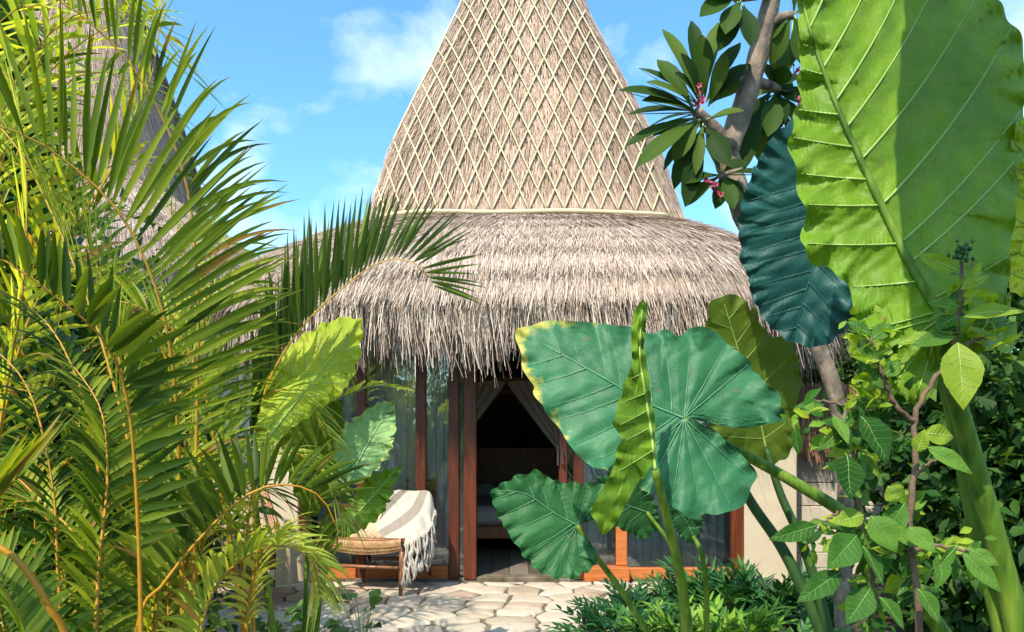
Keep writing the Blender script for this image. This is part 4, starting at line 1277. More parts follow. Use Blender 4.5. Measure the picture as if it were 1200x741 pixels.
# main palm, tall arching fronds
pa = thing('areca_palm', 'tall areca palm whose arching fronds fan up against the sky', 'palm', (*P(215, 800, 2.65)[:2], -0.04))
frond(pa, [(225, 900, 2.7), (228, 620, 2.68), (231, 470, 2.65), (232, 345, 2.6), (216, 205, 2.5), (162, 88, 2.4), (82, 8, 2.3), (-10, -40, 2.25)], 46, 0.46, 0.019, seed=1, lift=0.85, droop=0.22, start=0.36, fwd=0.55, tint=0.50, spread=0.6)
frond(pa, [(214, 880, 2.6), (212, 600, 2.55), (198, 400, 2.4), (150, 265, 2.3), (72, 185, 2.2), (0, 148, 2.1), (-90, 135, 2.05)], 28, 0.55, 0.022, seed=2, lift=1.0, droop=0.06, start=0.50, fwd=0.45, tint=0.50, spread=0.4)
frond(pa, [(205, 880, 2.9), (180, 640, 2.95), (150, 480, 3.0), (120, 330, 3.0), (70, 230, 3.0), (0, 180, 3.0)], 40, 0.42, 0.019, seed=3, lift=0.7, droop=0.15, start=0.42, m='palm_yellow', tint=0.3, rt=0.15)
frond(pa, [(195, 880, 2.7), (170, 620, 2.75), (125, 420, 2.8), (70, 270, 2.85), (10, 160, 2.9), (-60, 110, 2.9)], 30, 0.42, 0.022, seed=4, lift=0.6, droop=0.2, start=0.4, tint=0.6)
frond(pa, [(222, 880, 2.75), (222, 640, 2.9), (222, 520, 3.0), (228, 430, 3.1), (250, 360, 3.2), (285, 330, 3.3), (315, 345, 3.4)], 40, 0.36, 0.018, seed=5, lift=0.6, droop=0.3, start=0.42, m='palm_yellow', tint=0.5)
frond(pa, [(215, 880, 2.7), (200, 650, 2.9), (190, 520, 3.0), (200, 400, 3.1), (215, 300, 3.15), (190, 230, 3.2)], 40, 0.36, 0.015, seed=6, lift=0.5, droop=0.3, start=0.4, m='palm_yellow', tint=0.6)

# right-hand palm: dark frond against the roof
pb = thing('areca_palm', 'slender areca palm with dark comb-like frond against the thatch', 'palm', (*P(300, 800, 3.0)[:2], -0.04))
frond(pb, [(296, 900, 3.0), (298, 620, 3.0), (306, 480, 3.0), (330, 418, 3.0), (364, 372, 3.0), (400, 339, 3.0), (434, 313, 3.0), (462, 303, 3.0), (489, 310, 3.0), (512, 340, 3.0)], 60, 0.46, 0.021, seed=7, lift=1.3, droop=0.06, start=0.47, fwd=0.12, tint=0.16, spread=0.16, tip=0.45, m='palm', ref=(-0.02, 0, 1), fixn=True, fgrow=2.0, fpow=6)
frond(pb, [(290, 880, 3.1), (300, 600, 3.2), (330, 515, 3.25), (368, 482, 3.3), (405, 464, 3.3), (440, 452, 3.3), (476, 457, 3.3)], 26, 0.15, 0.028, seed=8, lift=0.35, droop=0.15, start=0.55, m='palm_yellow', tint=0.55, rm='rachis_green')
frond(pb, [(300, 880, 2.9), (275, 660, 2.85), (255, 560, 2.8), (245, 480, 2.78), (215, 400, 2.75), (165, 360, 2.7), (110, 350, 2.65)], 38, 0.36, 0.017, seed=9, lift=0.7, droop=0.15, start=0.42, m='palm_yellow', tint=0.42)
frond(pb, [(290, 880, 2.85), (285, 700, 2.8), (300, 560, 2.75), (340, 530, 2.7), (385, 560, 2.68), (410, 620, 2.66)], 40, 0.24, 0.013, seed=10, lift=0.3, droop=0.55, start=0.45, m='palm_yellow', tint=0.6)
frond(pb, [(285, 880, 2.85), (290, 720, 2.8), (310, 640, 2.75), (340, 620, 2.7), (365, 650, 2.68), (375, 700, 2.66)], 36, 0.26, 0.018, seed=11, lift=0.3, droop=0.6, start=0.4, m='palm_yellow', tint=0.7)

# front palm at the left edge
pc = thing('areca_palm', 'bushy areca palm at the front with orange rachises and broad leaflets', 'palm', (*P(120, 900, 2.2)[:2], -0.04))
frond(pc, [(166, 1000, 2.3), (164, 680, 2.28), (152, 485, 2.2), (126, 406, 2.1), (80, 360, 2.0), (0, 303, 1.9), (-90, 275, 1.85)], 30, 0.31, 0.030, seed=12, lift=0.9, droop=0.10, start=0.46, tint=0.22, fwd=0.5, rt=0.7)
frond(pc, [(140, 1000, 2.35), (160, 740, 2.4), (192, 684, 2.4), (240, 625, 2.42), (290, 580, 2.45), (335, 568, 2.5), (378, 585, 2.55), (402, 640, 2.6)], 48, 0.32, 0.023, seed=13, lift=1.15, droop=0.20, start=0.36, tint=0.34, fwd=0.3, rt=0.8, spread=0.35, ref=(-0.45, -0.1, 1))
frond(pc, [(110, 1000, 2.3), (112, 760, 2.3), (117, 655, 2.35), (126, 560, 2.4), (118, 480, 2.45), (80, 420, 2.5)], 44, 0.28, 0.022, seed=14, lift=0.3, droop=0.3, start=0.38, tint=0.5, rt=0.8)
frond(pc, [(200, 1000, 2.4), (232, 760, 2.45), (252, 690, 2.5), (290, 652, 2.5), (335, 640, 2.5), (380, 665, 2.5)], 40, 0.27, 0.022, seed=15, lift=0.7, droop=0.35, start=0.35, m='palm_yellow', tint=0.5, rt=0.3)
frond(pc, [(100, 1000, 2.0), (82, 770, 1.95), (55, 708, 1.9), (30, 668, 1.88), (0, 642, 1.86), (-70, 618, 1.84), (-160, 640, 1.8)], 24, 0.25, 0.03, seed=16, start=0.78, tint=0.4, rt=0.85, rr=(0.012, 0.007))
frond(pc, [(90, 1000, 2.6), (70, 700, 2.6), (60, 560, 2.65), (30, 450, 2.7), (-30, 390, 2.75)], 36, 0.36, 0.020, seed=17, lift=0.2, droop=0.5, start=0.35, m='palm_dark', tint=0.4)
frond(pc, [(130, 1000, 2.6), (125, 700, 2.7), (110, 520, 2.75), (70, 400, 2.8), (10, 345, 2.85), (-60, 330, 2.85)], 34, 0.38, 0.022, seed=18, lift=0.1, droop=0.5, start=0.4, m='palm_dark', tint=0.45)
frond(pc, [(150, 1000, 2.5), (175, 760, 2.6), (190, 640, 2.7), (225, 560, 2.8), (270, 520, 2.9)], 40, 0.3, 0.022, seed=19, lift=0.5, droop=0.4, start=0.35, m='palm', tint=0.65)
frond(pc, [(60, 1000, 2.1), (40, 800, 2.1), (10, 700, 2.1), (-40, 640, 2.1)], 36, 0.3, 0.026, seed=20, lift=0.6, droop=0.3, start=0.3, m='palm_yellow', tint=0.3)
# broad single leaflets crossing at the left
frond(pc, [(-120, 700, 1.75), (-60, 640, 1.75), (-10, 590, 1.75), (20, 560, 1.75)], 9, 0.32, 0.03, seed=21, lift=0.2, droop=0.05, start=0.3, fwd=1.3, spread=0.35, tint=0.62, tip=0.7)

rf2 = np.random.default_rng(123)
for k_, (x0_, y0_, x1_, y1_, d_, mm, ti) in enumerate([
        (180, 640, 120, 330, 3.0, 'palm_yellow', .5), (200, 620, 250, 300, 3.05, 'palm_yellow', .55), (160, 660, 60, 470, 2.9, 'palm', .7), (210, 700, 300, 470, 2.95, 'palm_yellow', .35),
        (180, 760, 210, 560, 2.6, 'palm', .75), (140, 760, 60, 600, 2.6, 'palm_yellow', .3), (90, 720, 20, 560, 2.8, 'palm', .7), (230, 640, 180, 380, 3.1, 'palm_yellow', .7)]):
    frond(pa, [(215, 900, d_), (0.6 * 215 + 0.4 * x0_, 780, d_), (x0_, y0_, d_), (0.5 * (x0_ + x1_), y1_ + 0.30 * (y0_ - y1_), d_), (x1_, y1_, d_ + .05), (x1_ + 0.55 * (x1_ - x0_), y1_ - 10, d_ + .1), (x1_ + 1.0 * (x1_ - x0_), y1_ + 50, d_ + .1)],
          40, 0.33, 0.017, m=mm, seed=140 + k_, lift=0.5, droop=0.35, start=0.36, tint=ti, rt=rf2.random())
# back left palm, backlit yellow put into its frond colours
pd = thing('areca_palm', 'areca palm at the top corner with backlit yellow painted in, behind the taller fronds', 'palm', (*P(-40, 700, 3.4)[:2], -0.04))
for k_, (pp, mm, ti) in enumerate([
    ([(-60, 900, 3.4), (-50, 500, 3.4), (-20, 250, 3.35), (40, 110, 3.3), (110, 40, 3.25), (190, 10, 3.2)], 'palm_yellow', 0.65),
    ([(-50, 900, 3.4), (-40, 450, 3.35), (0, 200, 3.3), (50, 60, 3.2), (60, -60, 3.1)], 'palm', 0.75),
    ([(-50, 900, 3.5), (-20, 520, 3.5), (30, 330, 3.5), (100, 250, 3.5), (170, 260, 3.5)], 'palm', 0.5),
    ([(-60, 900, 3.3), (-60, 450, 3.2), (-70, 220, 3.1), (-40, 80, 3.0), (20, 10, 2.95), (70, 10, 2.9)], 'palm_yellow', 0.8),
    ([(-40, 900, 3.5), (0, 600, 3.5), (60, 450, 3.5), (130, 400, 3.5), (190, 430, 3.5)], 'palm_dark', 0.6),
    ([(-70, 900, 3.3), (-80, 480, 3.25), (-90, 180, 3.2), (-50, 10, 3.1), (40, -50, 3.0), (130, -20, 2.95), (180, 60, 2.9)], 'palm', 0.6),
    ([(-60, 900, 3.5), (-30, 420, 3.5), (20, 180, 3.5), (90, 90, 3.45), (160, 100, 3.4), (210, 170, 3.4)], 'palm_yellow', 0.3),
    ([(-60, 900, 3.6), (-10, 480, 3.6), (70, 260, 3.6), (140, 190, 3.6), (220, 210, 3.6)], 'palm', 0.55),
    ([(-60, 900, 3.1), (-40, 420, 3.1), (-10, 180, 3.1), (40, 60, 3.1), (110, 10, 3.1), (180, 30, 3.1), (225, 90, 3.1)], 'palm_yellow', 0.5),
    ([(-60, 900, 3.2), (10, 460, 3.2), (70, 300, 3.2), (130, 200, 3.2), (180, 80, 3.2), (190, -40, 3.2)], 'palm', 0.7),
    ([(-60, 900, 3.0), (0, 500, 3.0), (30, 300, 3.0), (20, 120, 3.0), (-40, 30, 3.0)], 'palm_yellow', 0.7),
    ([(-40, 900, 3.6), (10, 640, 3.6), (80, 540, 3.6), (150, 520, 3.6), (200, 560, 3.6)], 'palm', 0.5)]):
    frond(pd, pp, 32, 0.48, 0.028, m=mm, seed=30 + k_, lift=0.45, droop=0.25, start=0.38, tint=ti)

# low filler palm in front of the second chair
pf = thing('areca_palm', 'low young areca palm filling the bottom corner, fronds crossing at random', 'palm', (*P(90, 1000, 2.9)[:2], -0.04))
rf = np.random.default_rng(77)
for k_ in range(16):
    bx = rf.uniform(0, 230); tx = bx + rf.normal(0, 110); ty = rf.uniform(500, 680)
    d_ = rf.uniform(2.7, 3.4)
    frond(pf, [(bx, 1000, d_), (bx + 0.15 * (tx - bx), 820, d_), (bx + 0.5 * (tx - bx), ty + 60, d_ + .05), (tx, ty, d_ + .1), (tx + 0.45 * (tx - bx), ty + 40, d_ + .1)], 30, 0.26, 0.022,
          m=('palm', 'palm_dark', 'palm_yellow', 'palm')[k_ % 4], seed=50 + k_, lift=0.4, droop=0.35, start=0.35, tint=rf.uniform(0.3, 0.75), rt=rf.random(), rr=(0.007, 0.002))

# ------------------------------------------------------------------ frangipani
def blade(mb, base, tip, width, nor, tint=0.5, arch=0.08, shape=(0.12, 0.55, 0.95, 1.0, 0.75, 0.04), fold=0.25, mat_=0, seg=7):
    """one simple leaf from base to tip; its face looks along nor"""
    base, tip = np.asarray(base, float), np.asarray(tip, float)
    ax = tip - base
    L_ = np.linalg.norm(ax)
    a = ax / L_
    nor = nrm(np.asarray(nor, float) - a * np.dot(nor, a))
    sd_ = np.cross(a, nor)
    ts = np.linspace(0, 1, seg + 1)
    ws = np.interp(ts, np.linspace(0, 1, len(shape)), shape) * width / 2
    V = []
    for t, w in zip(ts, ws):
        c = base + ax * t + nor * (arch * L_ * 4 * t * (1 - t))
        V.append([c - sd_ * w + nor * w * fold, c - sd_ * w * .5 + nor * w * fold * .42, c, c + sd_ * w * .5 + nor * w * fold * .42, c + sd_ * w + nor * w * fold])
    mb.grid(np.array(V), mat_, tint, np.broadcast_to(np.array([1, .5, 0, .5, 1.0]), (seg + 1, 5)))

fr = thing('frangipani_tree', 'frangipani tree with forked grey trunk and pink blossoms above the eave', 'tree', (*P(988, 741, 3.8)[:2], -0.04))
mb = MB()
q = catmull([P(990, 800, 3.8), P(988, 700, 3.8), P(992, 560, 3.8), P(987, 500, 3.8), P(972, 440, 3.8), P(945, 380, 3.8), P(912, 325, 3.8), P(885, 280, 3.8), P(868, 240, 3.8), P(856, 200, 3.8), P(846, 168, 3.8)], 50)
mb.tube(q, np.interp(np.linspace(0, 1, 50), [0, .4, .75, 1], [0.045, 0.040, 0.058, 0.066]) * (1 + 0.05 * np.sin(np.arange(50) * 1.7)), 12)
q = catmull([P(850, 180, 3.8), P(862, 150, 3.79), P(874, 115, 3.77), P(886, 75, 3.75), P(896, 35, 3.73), P(908, -20, 3.7), P(915, -80, 3.7)], 30)
mb.tube(q, np.linspace(0.062, 0.042, 30) * (1 + 0.05 * np.sin(np.arange(30) * 1.3)), 12)
q = catmull([P(848, 172, 3.8), P(838, 155, 3.76), P(826, 142, 3.72), P(816, 130, 3.68)], 14)
mb.tube(q, np.linspace(0.05, 0.028, 14), 10)
for e in ([(905, -10, 3.7), (880, -5, 3.6), (862, -2, 3.55)], [(900, 30, 3.72), (918, 20, 3.7), (930, 18, 3.68)], [(880, 95, 3.76), (900, 100, 3.85), (912, 105, 3.9)], [(868, 235, 3.8), (852, 215, 3.7), (845, 205, 3.65)]):
    mb.tube(catmull([P(*a) for a in e], 10), np.linspace(0.03, 0.02, 10), 8)
mb.build('trunk', M['bark'], fr)
crown = MB()
rfz = np.random.default_rng(5)
def fleaf(bx, by, tx, ty, w=24, d=3.68, dd=0.0, tint=None):
    b = P(bx, by, d); t = P(tx, ty, d + dd)
    nor = np.array((rfz.normal() * .3, -0.75, 0.6))
    blade(crown, b, t, w * 0.82 * d / FPX, nor, rfz.random() * 0.75 if tint is None else tint, arch=0.06, shape=(0.10, 0.22, 0.62, 0.95, 1.0, 0.78, 0.05))
    crown.tube([b, b + (t - b) * .5, t], [0.004, 0.003, 0.001], 5, 1, 0.8)
for a in [(815, 130, 725, 106), (815, 132, 736, 134), (817, 122, 748, 80), (818, 118, 776, 34), (820, 115, 797, 62), (822, 115, 810, 24), (826, 116, 842, 26), (828, 120, 868, 50), (818, 140, 732, 172), (818, 143, 747, 196), (820, 146, 778, 200), (823, 150, 803, 243), (826, 148, 838, 190), (815, 125, 757, 96), (832, 122, 868, 92), (812, 128, 770, 70), (815, 138, 765, 160), (820, 140, 790, 190), (830, 125, 850, 60), (820, 125, 790, 85), (818, 132, 752, 118), (820, 140, 760, 178), (824, 145, 815, 205), (826, 148, 855, 195), (832, 120, 880, 75), (822, 118, 822, 40), (812, 134, 760, 150), (825, 148, 790, 222), (828, 140, 872, 130)]:
    fleaf(*a, w=rfz.uniform(17, 32), dd=rfz.normal() * 0.10)
for a in [(862, -2, 820, 20), (862, 0, 830, -10), (865, 2, 850, 40), (862, -4, 815, -4), (870, 5, 880, 55), (868, 0, 842, 60)]:
    fleaf(*a, w=30, d=3.55, dd=-rfz.random() * .1)
for a in [(930, 18, 925, 78), (930, 18, 945, 60), (930, 16, 960, 10), (928, 18, 905, 75), (930, 15, 925, -40), (928, 16, 898, 50), (932, 20, 938, 75)]:
    fleaf(*a, w=26, d=3.68, dd=rfz.normal() * .05)
for a in [(912, 105, 922, 78), (912, 105, 930, 105), (910, 108, 928, 128), (908, 110, 900, 160), (912, 108, 915, 150), (905, 105, 880, 150), (905, 108, 880, 110), (908, 104, 890, 75), (908, 112, 875, 175), (912, 104, 940, 90), (905, 112, 870, 140), (910, 110, 935, 150), (900, 120, 890, 190), (905, 115, 925, 170), (898, 118, 868, 205), (905, 108, 950, 120), (900, 118, 905, 195), (908, 100, 905, 50), (905, 104, 925, 45)]:
    fleaf(*a, w=32, d=3.92, dd=rfz.normal() * .08)
for a in [(845, 205, 803, 242), (845, 205, 870, 235), (846, 202, 875, 190), (844, 203, 826, 170), (845, 205, 838, 245), (842, 205, 800, 215), (850, 205, 895, 205), (846, 205, 860, 245)]:
    fleaf(*a, w=24, d=3.66, dd=rfz.normal() * .08)
crown.build('crown', [M['frangi'], M['vein_pale']], fr)
def blossoms(px, py, d, n, r_):
    mb = MB()
    for _ in range(n):
        c = P(px + rfz.normal() * r_, py + rfz.normal() * r_ * 1.2, d + rfz.normal() * .02)
        ax = nrm(np.array((rfz.normal(), -0.8, 0.2 + rfz.normal() * .6)))
        mb.tube([P(px, py + 2, d + .01), (c + P(px, py + 2, d + .01)) / 2 + np.array((0, 0, .006)), c + ax * .004], [0.003, 0.002, 0.0028], 5, 0, 0.2)
        u = nrm(np.cross(ax, (0.1, 0.3, 1))); v = np.cross(ax, u)
        for j in range(5):
            an = j * 2 * np.pi / 5
            blade(mb, c, c + (u * math.cos(an) + v * math.sin(an)) * 0.016 + ax * 0.007, 0.011, ax, rfz.random(), arch=0.1, seg=4)
    mb.tube([P(px, py + 4, d), P(px + 3, py - r_, d + .02)], 0.003, 5, 0, 0.2)
    mb.build('flower_cluster', M['flower'], fr)
for a in [(819, 118, 3.55, 6, 6), (836, 222, 3.6, 8, 7), (931, 86, 3.7, 4, 5), (935, 122, 3.75, 4, 4)]:
    blossoms(*a)

# ------------------------------------------------------------------ leafy shrub in the right foreground
sh = thing('leafy_shrub', 'wiry shrub with serrated bright leaves and dark stems before giant stalk', 'shrub', (*P(1068, 741, 1.66)[:2], -0.04))
SHN = 0.34
mb = MB()
def stemp(pts, r0, r1, n=24):
    q = catmull([P(a[0], a[1], a[2] - SHN) for a in pts], n)
    q = q + 0.0025 * np.sin(np.arange(n)[:, None] * 1.9 + np.array((0, 1, 2)))
    mb.tube(q, np.linspace(r0, r1, n), 8)
stemp([(1085, 1050, 2.0), (1078, 741, 2.0), (1066, 620, 2.0), (1073, 540, 2.0), (1072, 490, 2.0), (1088, 455, 2.0), (1112, 418, 2.0), (1124, 370, 2.0), (1127, 300, 2.0)], 0.009, 0.004, 50)
stemp([(1072, 495, 2.0), (1052, 478, 1.98), (1040, 455, 1.97), (1030, 425, 1.96), (1020, 395, 1.95)], 0.006, 0.003)
stemp([(1025, 1050, 2.05), (1028, 760, 2.05), (1022, 680, 2.05), (1008, 600, 2.04), (1000, 540, 2.03), (1010, 480, 2.02)], 0.009, 0.003)
stemp([(1064, 650, 2.0), (1090, 640, 1.98), (1130, 645, 1.96), (1150, 648, 1.95)], 0.006, 0.002)
stemp([(1008, 600, 2.04), (985, 600, 2.0), (965, 612, 1.98)], 0.005, 0.002)
stemp([(1112, 418, 2.0), (1140, 400, 2.0), (1165, 395, 1.98)], 0.005, 0.002)
stemp([(1070, 560, 2.0), (1095, 540, 1.98), (1120, 545, 1.96)], 0.005, 0.002)
stemp([(1010, 480, 2.02), (960, 470, 2.2), (930, 480, 2.3)], 0.004, 0.002)
mb.build('stem', M['twig'], sh)
rs = np.random.default_rng(9)
def sleaf(bx, by, tx, ty, w, d=1.98, dd=0.0, m='shrub', tint=None, nor=None):
    mb = MB()
    d = d - SHN
    tx, ty, w = bx + (tx - bx) * 0.88, by + (ty - by) * 0.88, w * 0.85
    b, t = P(bx, by, d), P(tx, ty, d + dd)
    ax = t - b
    L_ = np.linalg.norm(ax); a = ax / L_
    nor = np.array((rs.normal() * .35, -0.9, 0.45 + rs.normal() * .2)) if nor is None else np.array(nor, float)
    nor = nrm(nor - a * np.dot(nor, a))
    sd_ = np.cross(a, nor)
    wm = w * d / FPX
    nt_, nw = 36, 13
    T_, F_ = np.meshgrid(np.linspace(0, 1, nt_), np.linspace(-1, 1, nw), indexing='ij')
    sh_ = np.interp(T_, [0, 0.08, 0.25, 0.45, 0.65, 0.85, 0.95, 1], [0.04, 0.36, 0.84, 1, 0.82, 0.38, 0.13, 0.0])
    sh_ = sh_ * (1 + 0.05 * ((T_ * 14) % 1.0 - 0.5) * (np.abs(F_) > 0.9))
    vein_ph = (T_ - 0.42 * np.abs(F_) * wm / L_ * 1.0) * 8
    q = 0.014 * wm * np.abs(np.sin(np.pi * vein_ph)) * (1 - F_ ** 2 * 0.4)
    drop = (0.10 + 0.1 * rs.random()) * L_ * T_ ** 2
    Pp = b + ax * T_[..., None] + sd_ * (F_ * sh_ * wm / 2)[..., None] + nor * (np.abs(F_) * sh_ * wm * 0.11 + q + 0.01 * np.sin(3 * F_ + 9 * T_) * sh_ * wm * 3 - drop)[..., None]
    mb.grid(Pp, 0, 0.5 if tint is None else tint, np.abs(F_) * 0.9 + 0.1 * T_)
    mb.tube(Pp[:, nw // 2][::3] + nor * 0.0008, np.linspace(0.0016, 0.0005, 12), 5, 1, 0.4)
    for k_ in range(1, 8):
        for s in (0, nw - 1):
            i0 = int(k_ / 8.4 * nt_); i1 = min(nt_ - 2, i0 + 6)
            line = np.array([Pp[int(i0 + (i1 - i0) * f), int(round(nw // 2 + (s - nw // 2) * f))] for f in np.linspace(0, 0.95, 6)]) + nor * 0.0005
            mb.tube(line, np.linspace(0.0006, 0.0002, 6), 4, 1, 0.5, caps=False)
    return mb.build('leaf', [M[m], M['vein_lime' if m != 'shrub' else 'vein_shrub']], sh)
for a in [(1122, 402, 1134, 486, 54, 1.97, -0.05, 'shrub_yellow', .6), (1008, 488, 1054, 546, 56, 1.96, -.04, 'shrub', .2), (992, 533, 1000, 592, 44, 1.95, -.03, 'shrub', .2),
          (1122, 318, 1070, 294, 24, 1.97, 0.0, 'shrub_yellow', .4), (1130, 372, 1215, 352, 34, 1.95, -.03, 'shrub_yellow', .3), (1138, 382, 1200, 368, 26, 1.97, .03, 'shrub', .6), (1126, 340, 1165, 316, 20, 1.98, 0, 'shrub_yellow', .5),
          (1082, 508, 1128, 512, 30, 1.97, 0, 'shrub_yellow', .5), (1086, 524, 1152, 556, 26, 1.95, -.04, 'shrub', .8), (1075, 530, 1085, 500, 22, 1.95, -.02, 'shrub_yellow', .5),
          (958, 616, 898, 634, 28, 1.95, -.03, 'shrub', .35), (1004, 628, 968, 670, 46, 1.93, -.05, 'shrub', .5), (986, 670, 930, 708, 34, 1.92, -.05, 'shrub', .3), (1012, 604, 975, 612, 30, 1.97, -.02, 'shrub_yellow', .2),
          (1020, 605, 1058, 650, 44, 1.95, -.04, 'shrub', .75), (1064, 618, 1102, 650, 30, 1.94, -.04, 'shrub', .7), (1040, 570, 1058, 590, 30, 1.97, 0, 'shrub_yellow', .3), (1075, 640, 1035, 610, 26, 1.97, 0, 'shrub', .8),
          (1135, 645, 1178, 664, 22, 1.94, -.03, 'shrub', .8), (1128, 648, 1182, 700, 26, 1.93, -.05, 'shrub', .7), (1100, 650, 1108, 690, 28, 1.93, -.03, 'shrub', .6), (1120, 640, 1098, 672, 22, 1.93, -.02, 'shrub', .7),
          (1040, 450, 1010, 430, 26, 1.97, 0, 'shrub', .6), (1036, 440, 1060, 420, 24, 1.95, 0, 'shrub', .7), (1030, 425, 1000, 405, 24, 1.95, 0, 'shrub', .6), (1022, 398, 1050, 375, 22, 1.95, 0, 'shrub', .65), (1020, 395, 992, 372, 24, 1.95, 0, 'shrub', .5),
          (1118, 395, 1062, 402, 26, 1.98, 0, 'shrub', .6), (1120, 390, 1040, 398, 20, 2.0, 0, 'shrub_yellow', .3), (1124, 360, 1085, 350, 22, 1.98, 0, 'shrub', .8), (1122, 372, 1090, 385, 24, 1.98, 0, 'shrub', .5),
          (1010, 520, 985, 500, 30, 2.0, 0, 'shrub', .5), (1005, 550, 1030, 560, 30, 2.0, 0, 'shrub', .7), (1012, 490, 1000, 460, 26, 2.0, 0, 'shrub', .6), (1060, 590, 1030, 640, 34, 1.99, 0, 'shrub', .6), (1010, 640, 1045, 690, 36, 1.96, -.03, 'shrub', .45),
          (1020, 690, 990, 735, 40, 1.95, -.03, 'shrub', .4), (1030, 700, 1070, 740, 36, 1.95, -.03, 'shrub', .5), (1075, 690, 1110, 735, 34, 1.95, -.03, 'shrub', .55), (945, 475, 975, 490, 18, 2.2, 0, 'shrub', .5), (930, 500, 940, 540, 16, 2.25, 0, 'shrub', .4)]:
    sleaf(*a)
for k_ in range(58):
    lines = [((1066, 640), (1073, 500)), ((1025, 740), (1003, 560)), ((1003, 560), (1012, 470)), ((1052, 478), (1020, 395)), ((1090, 455), (1124, 380)), ((1124, 380), (1127, 310)), ((1078, 741), (1066, 640)), ((1066, 640), (1150, 648)), ((960, 470), (1008, 520))]
    a_, b_ = lines[k_ % len(lines)]
    f_ = rs.random()
    bx, by = a_[0] + (b_[0] - a_[0]) * f_, a_[1] + (b_[1] - a_[1]) * f_
    an = rs.uniform(0, 2 * math.pi); ln_ = rs.uniform(22, 48)
    dz_ = rs.uniform(0.0, 0.12)
    sleaf(bx, by, bx + math.cos(an) * ln_, by + math.sin(an) * ln_ * 0.8 + 10, ln_ * rs.uniform(.42, .6), 2.0 + dz_, rs.normal() * .04, 'shrub' if rs.random() < .72 else 'shrub_yellow', rs.random())
mb = MB()
for _ in range(46):
    c = P(1127 + rs.normal() * 5, 298 + rs.normal() * 6, 1.99 - SHN + rs.normal() * .012)
    a = np.linspace(0, 2 * np.pi, 6)
    mb.tube([c - (0, 0, .005), c, c + (0, 0, .005)], [0.002, 0.0046, 0.0018], 6, 0, rs.random())
mb.build('flower_bud', M['bush'], sh)
mb = MB()
for (cx_, cy_, n_) in ((1130, 345, 26), (1160, 395, 40), (1035, 430, 60), (1015, 400, 40), (1020, 470, 36)):
    for _ in range(n_):
        b = P(cx_ + rs.normal() * 14, cy_ + rs.normal() * 14, 2.0 - SHN + rs.normal() * .04)
        dv = nrm(rs.normal(size=3) + np.array((0, -0.2, 0.2)))
        blade(mb, b, b + dv * rs.uniform(0.015, 0.045), rs.uniform(0.008, 0.02), rs.normal(size=3) + np.array((0, -1, .5)), rs.random(), seg=4)
for k_ in range(300):
    a_, b_ = [((1066, 690), (1073, 500)), ((1025, 740), (1003, 560)), ((1003, 560), (1012, 470)), ((1052, 478), (1020, 395)), ((1010, 620), (950, 640)), ((1066, 640), (1150, 648)), ((940, 480), (1008, 530)), ((1060, 600), (1000, 700))][k_ % 8]
    f_ = rs.random()
    b = P(a_[0] + (b_[0] - a_[0]) * f_ + rs.normal() * 10, a_[1] + (b_[1] - a_[1]) * f_ + rs.normal() * 12, 2.0 - SHN + abs(rs.normal()) * .08)
    dv = nrm(np.array((rs.normal(), rs.normal() * .5 - .1, rs.normal() * .8 - .25)))
    L_ = rs.uniform(0.018, 0.06)
    blade(mb, b, b + dv * L_, L_ * rs.uniform(.4, .62), np.array((rs.normal() * .4, -0.9, .5)), rs.random(), seg=6, mat_=int(rs.random() < .72), shape=(.05, .55, 1, .92, .5, .03))
mb.build('young_leaves', [M['shrub_yellow'], M['shrub']], sh)

# ------------------------------------------------------------------ ferns, weeds and bushes
def fern(name, label, px, d, h, m, seed, n=22, spread=0.30, lw=0.030):
    r = np.random.default_rng(seed)
    base = np.array(((px - 600) / FPX * d, d, -0.03))
    out_ = MB()
    for k_ in range(n):
        an = r.uniform(0, 2 * np.pi)
        rad = r.uniform(0.25, 1.0) * spread
        top = base + np.array((math.cos(an) * rad, math.sin(an) * rad, h * r.uniform(0.55, 1.05)))
        mid = base + (top - base) * 0.55 + np.array((0, 0, 0.10 * h))
        mb, p = frond_mesh([base, mid, top, top + (top - mid) * 0.5 + np.array((0, 0, -0.1 * h))], 7, h * 0.34, lw, lift=0.15, droop=0.12, start=0.35, seed=seed * 100 + k_, tint=r.uniform(0.15, 0.9), fwd=0.9, tip=0.9, spread=0.8, ref=(0.01, -0.3, 1))
        nv = out_.n
        for a_, t_, e_ in zip(mb.v, mb.t, mb.e):
            out_.v.append(a_); out_.t.append(t_); out_.e.append(e_)
        for f_, m_ in zip(mb.f, mb.m):
            out_.f.append(f_ + nv); out_.m.append(m_)
        out_.n += mb.n
        out_.tube(p[::12], np.linspace(0.004, 0.0015, len(p[::12])), 5, 0, 0.3)
    o = out_.build(name, M[m], None, True, origin=base)
    tag(o, label, 'fern')
    return o
FERNS = 'ferns filling the bed right of the patio'
spots = [
    (712, 4.25, 0.30, 'fern', 'small dark fern spilling onto the paving at the end of the bed'),
    (745, 4.6, 0.34, 'fern', 'dark fern before the orange window sill, left of the lime leaf stalk'),
    (760, 3.9, 0.34, 'fern', 'deep green fern at the bottom edge, below the small teal leaf stalk'),
    (800, 4.7, 0.42, 'fern', 'dark spiky fern behind the lime leaf stalk, under the curtains'),
    (812, 3.75, 0.40, 'fern_light', 'bright green fern around the foot of the lime leaf stalk'),
    (845, 4.5, 0.50, 'fern', 'tall dark fern in front of the last red post'),
    (862, 3.7, 0.42, 'fern_light', 'light green upright fern in the middle of the bed'),
    (895, 4.4, 0.50, 'fern', 'dark fern standing before the cream wall'),
    (915, 3.6, 0.36, 'fern', 'shaded fern beneath the two dark stalks by the wall'),
    (955, 4.2, 0.40, 'fern', 'dark fern at the foot of the white block wall'),
    (960, 3.4, 0.34, 'fern_light', 'bright fern tucked beside the grey frangipani trunk'),
]
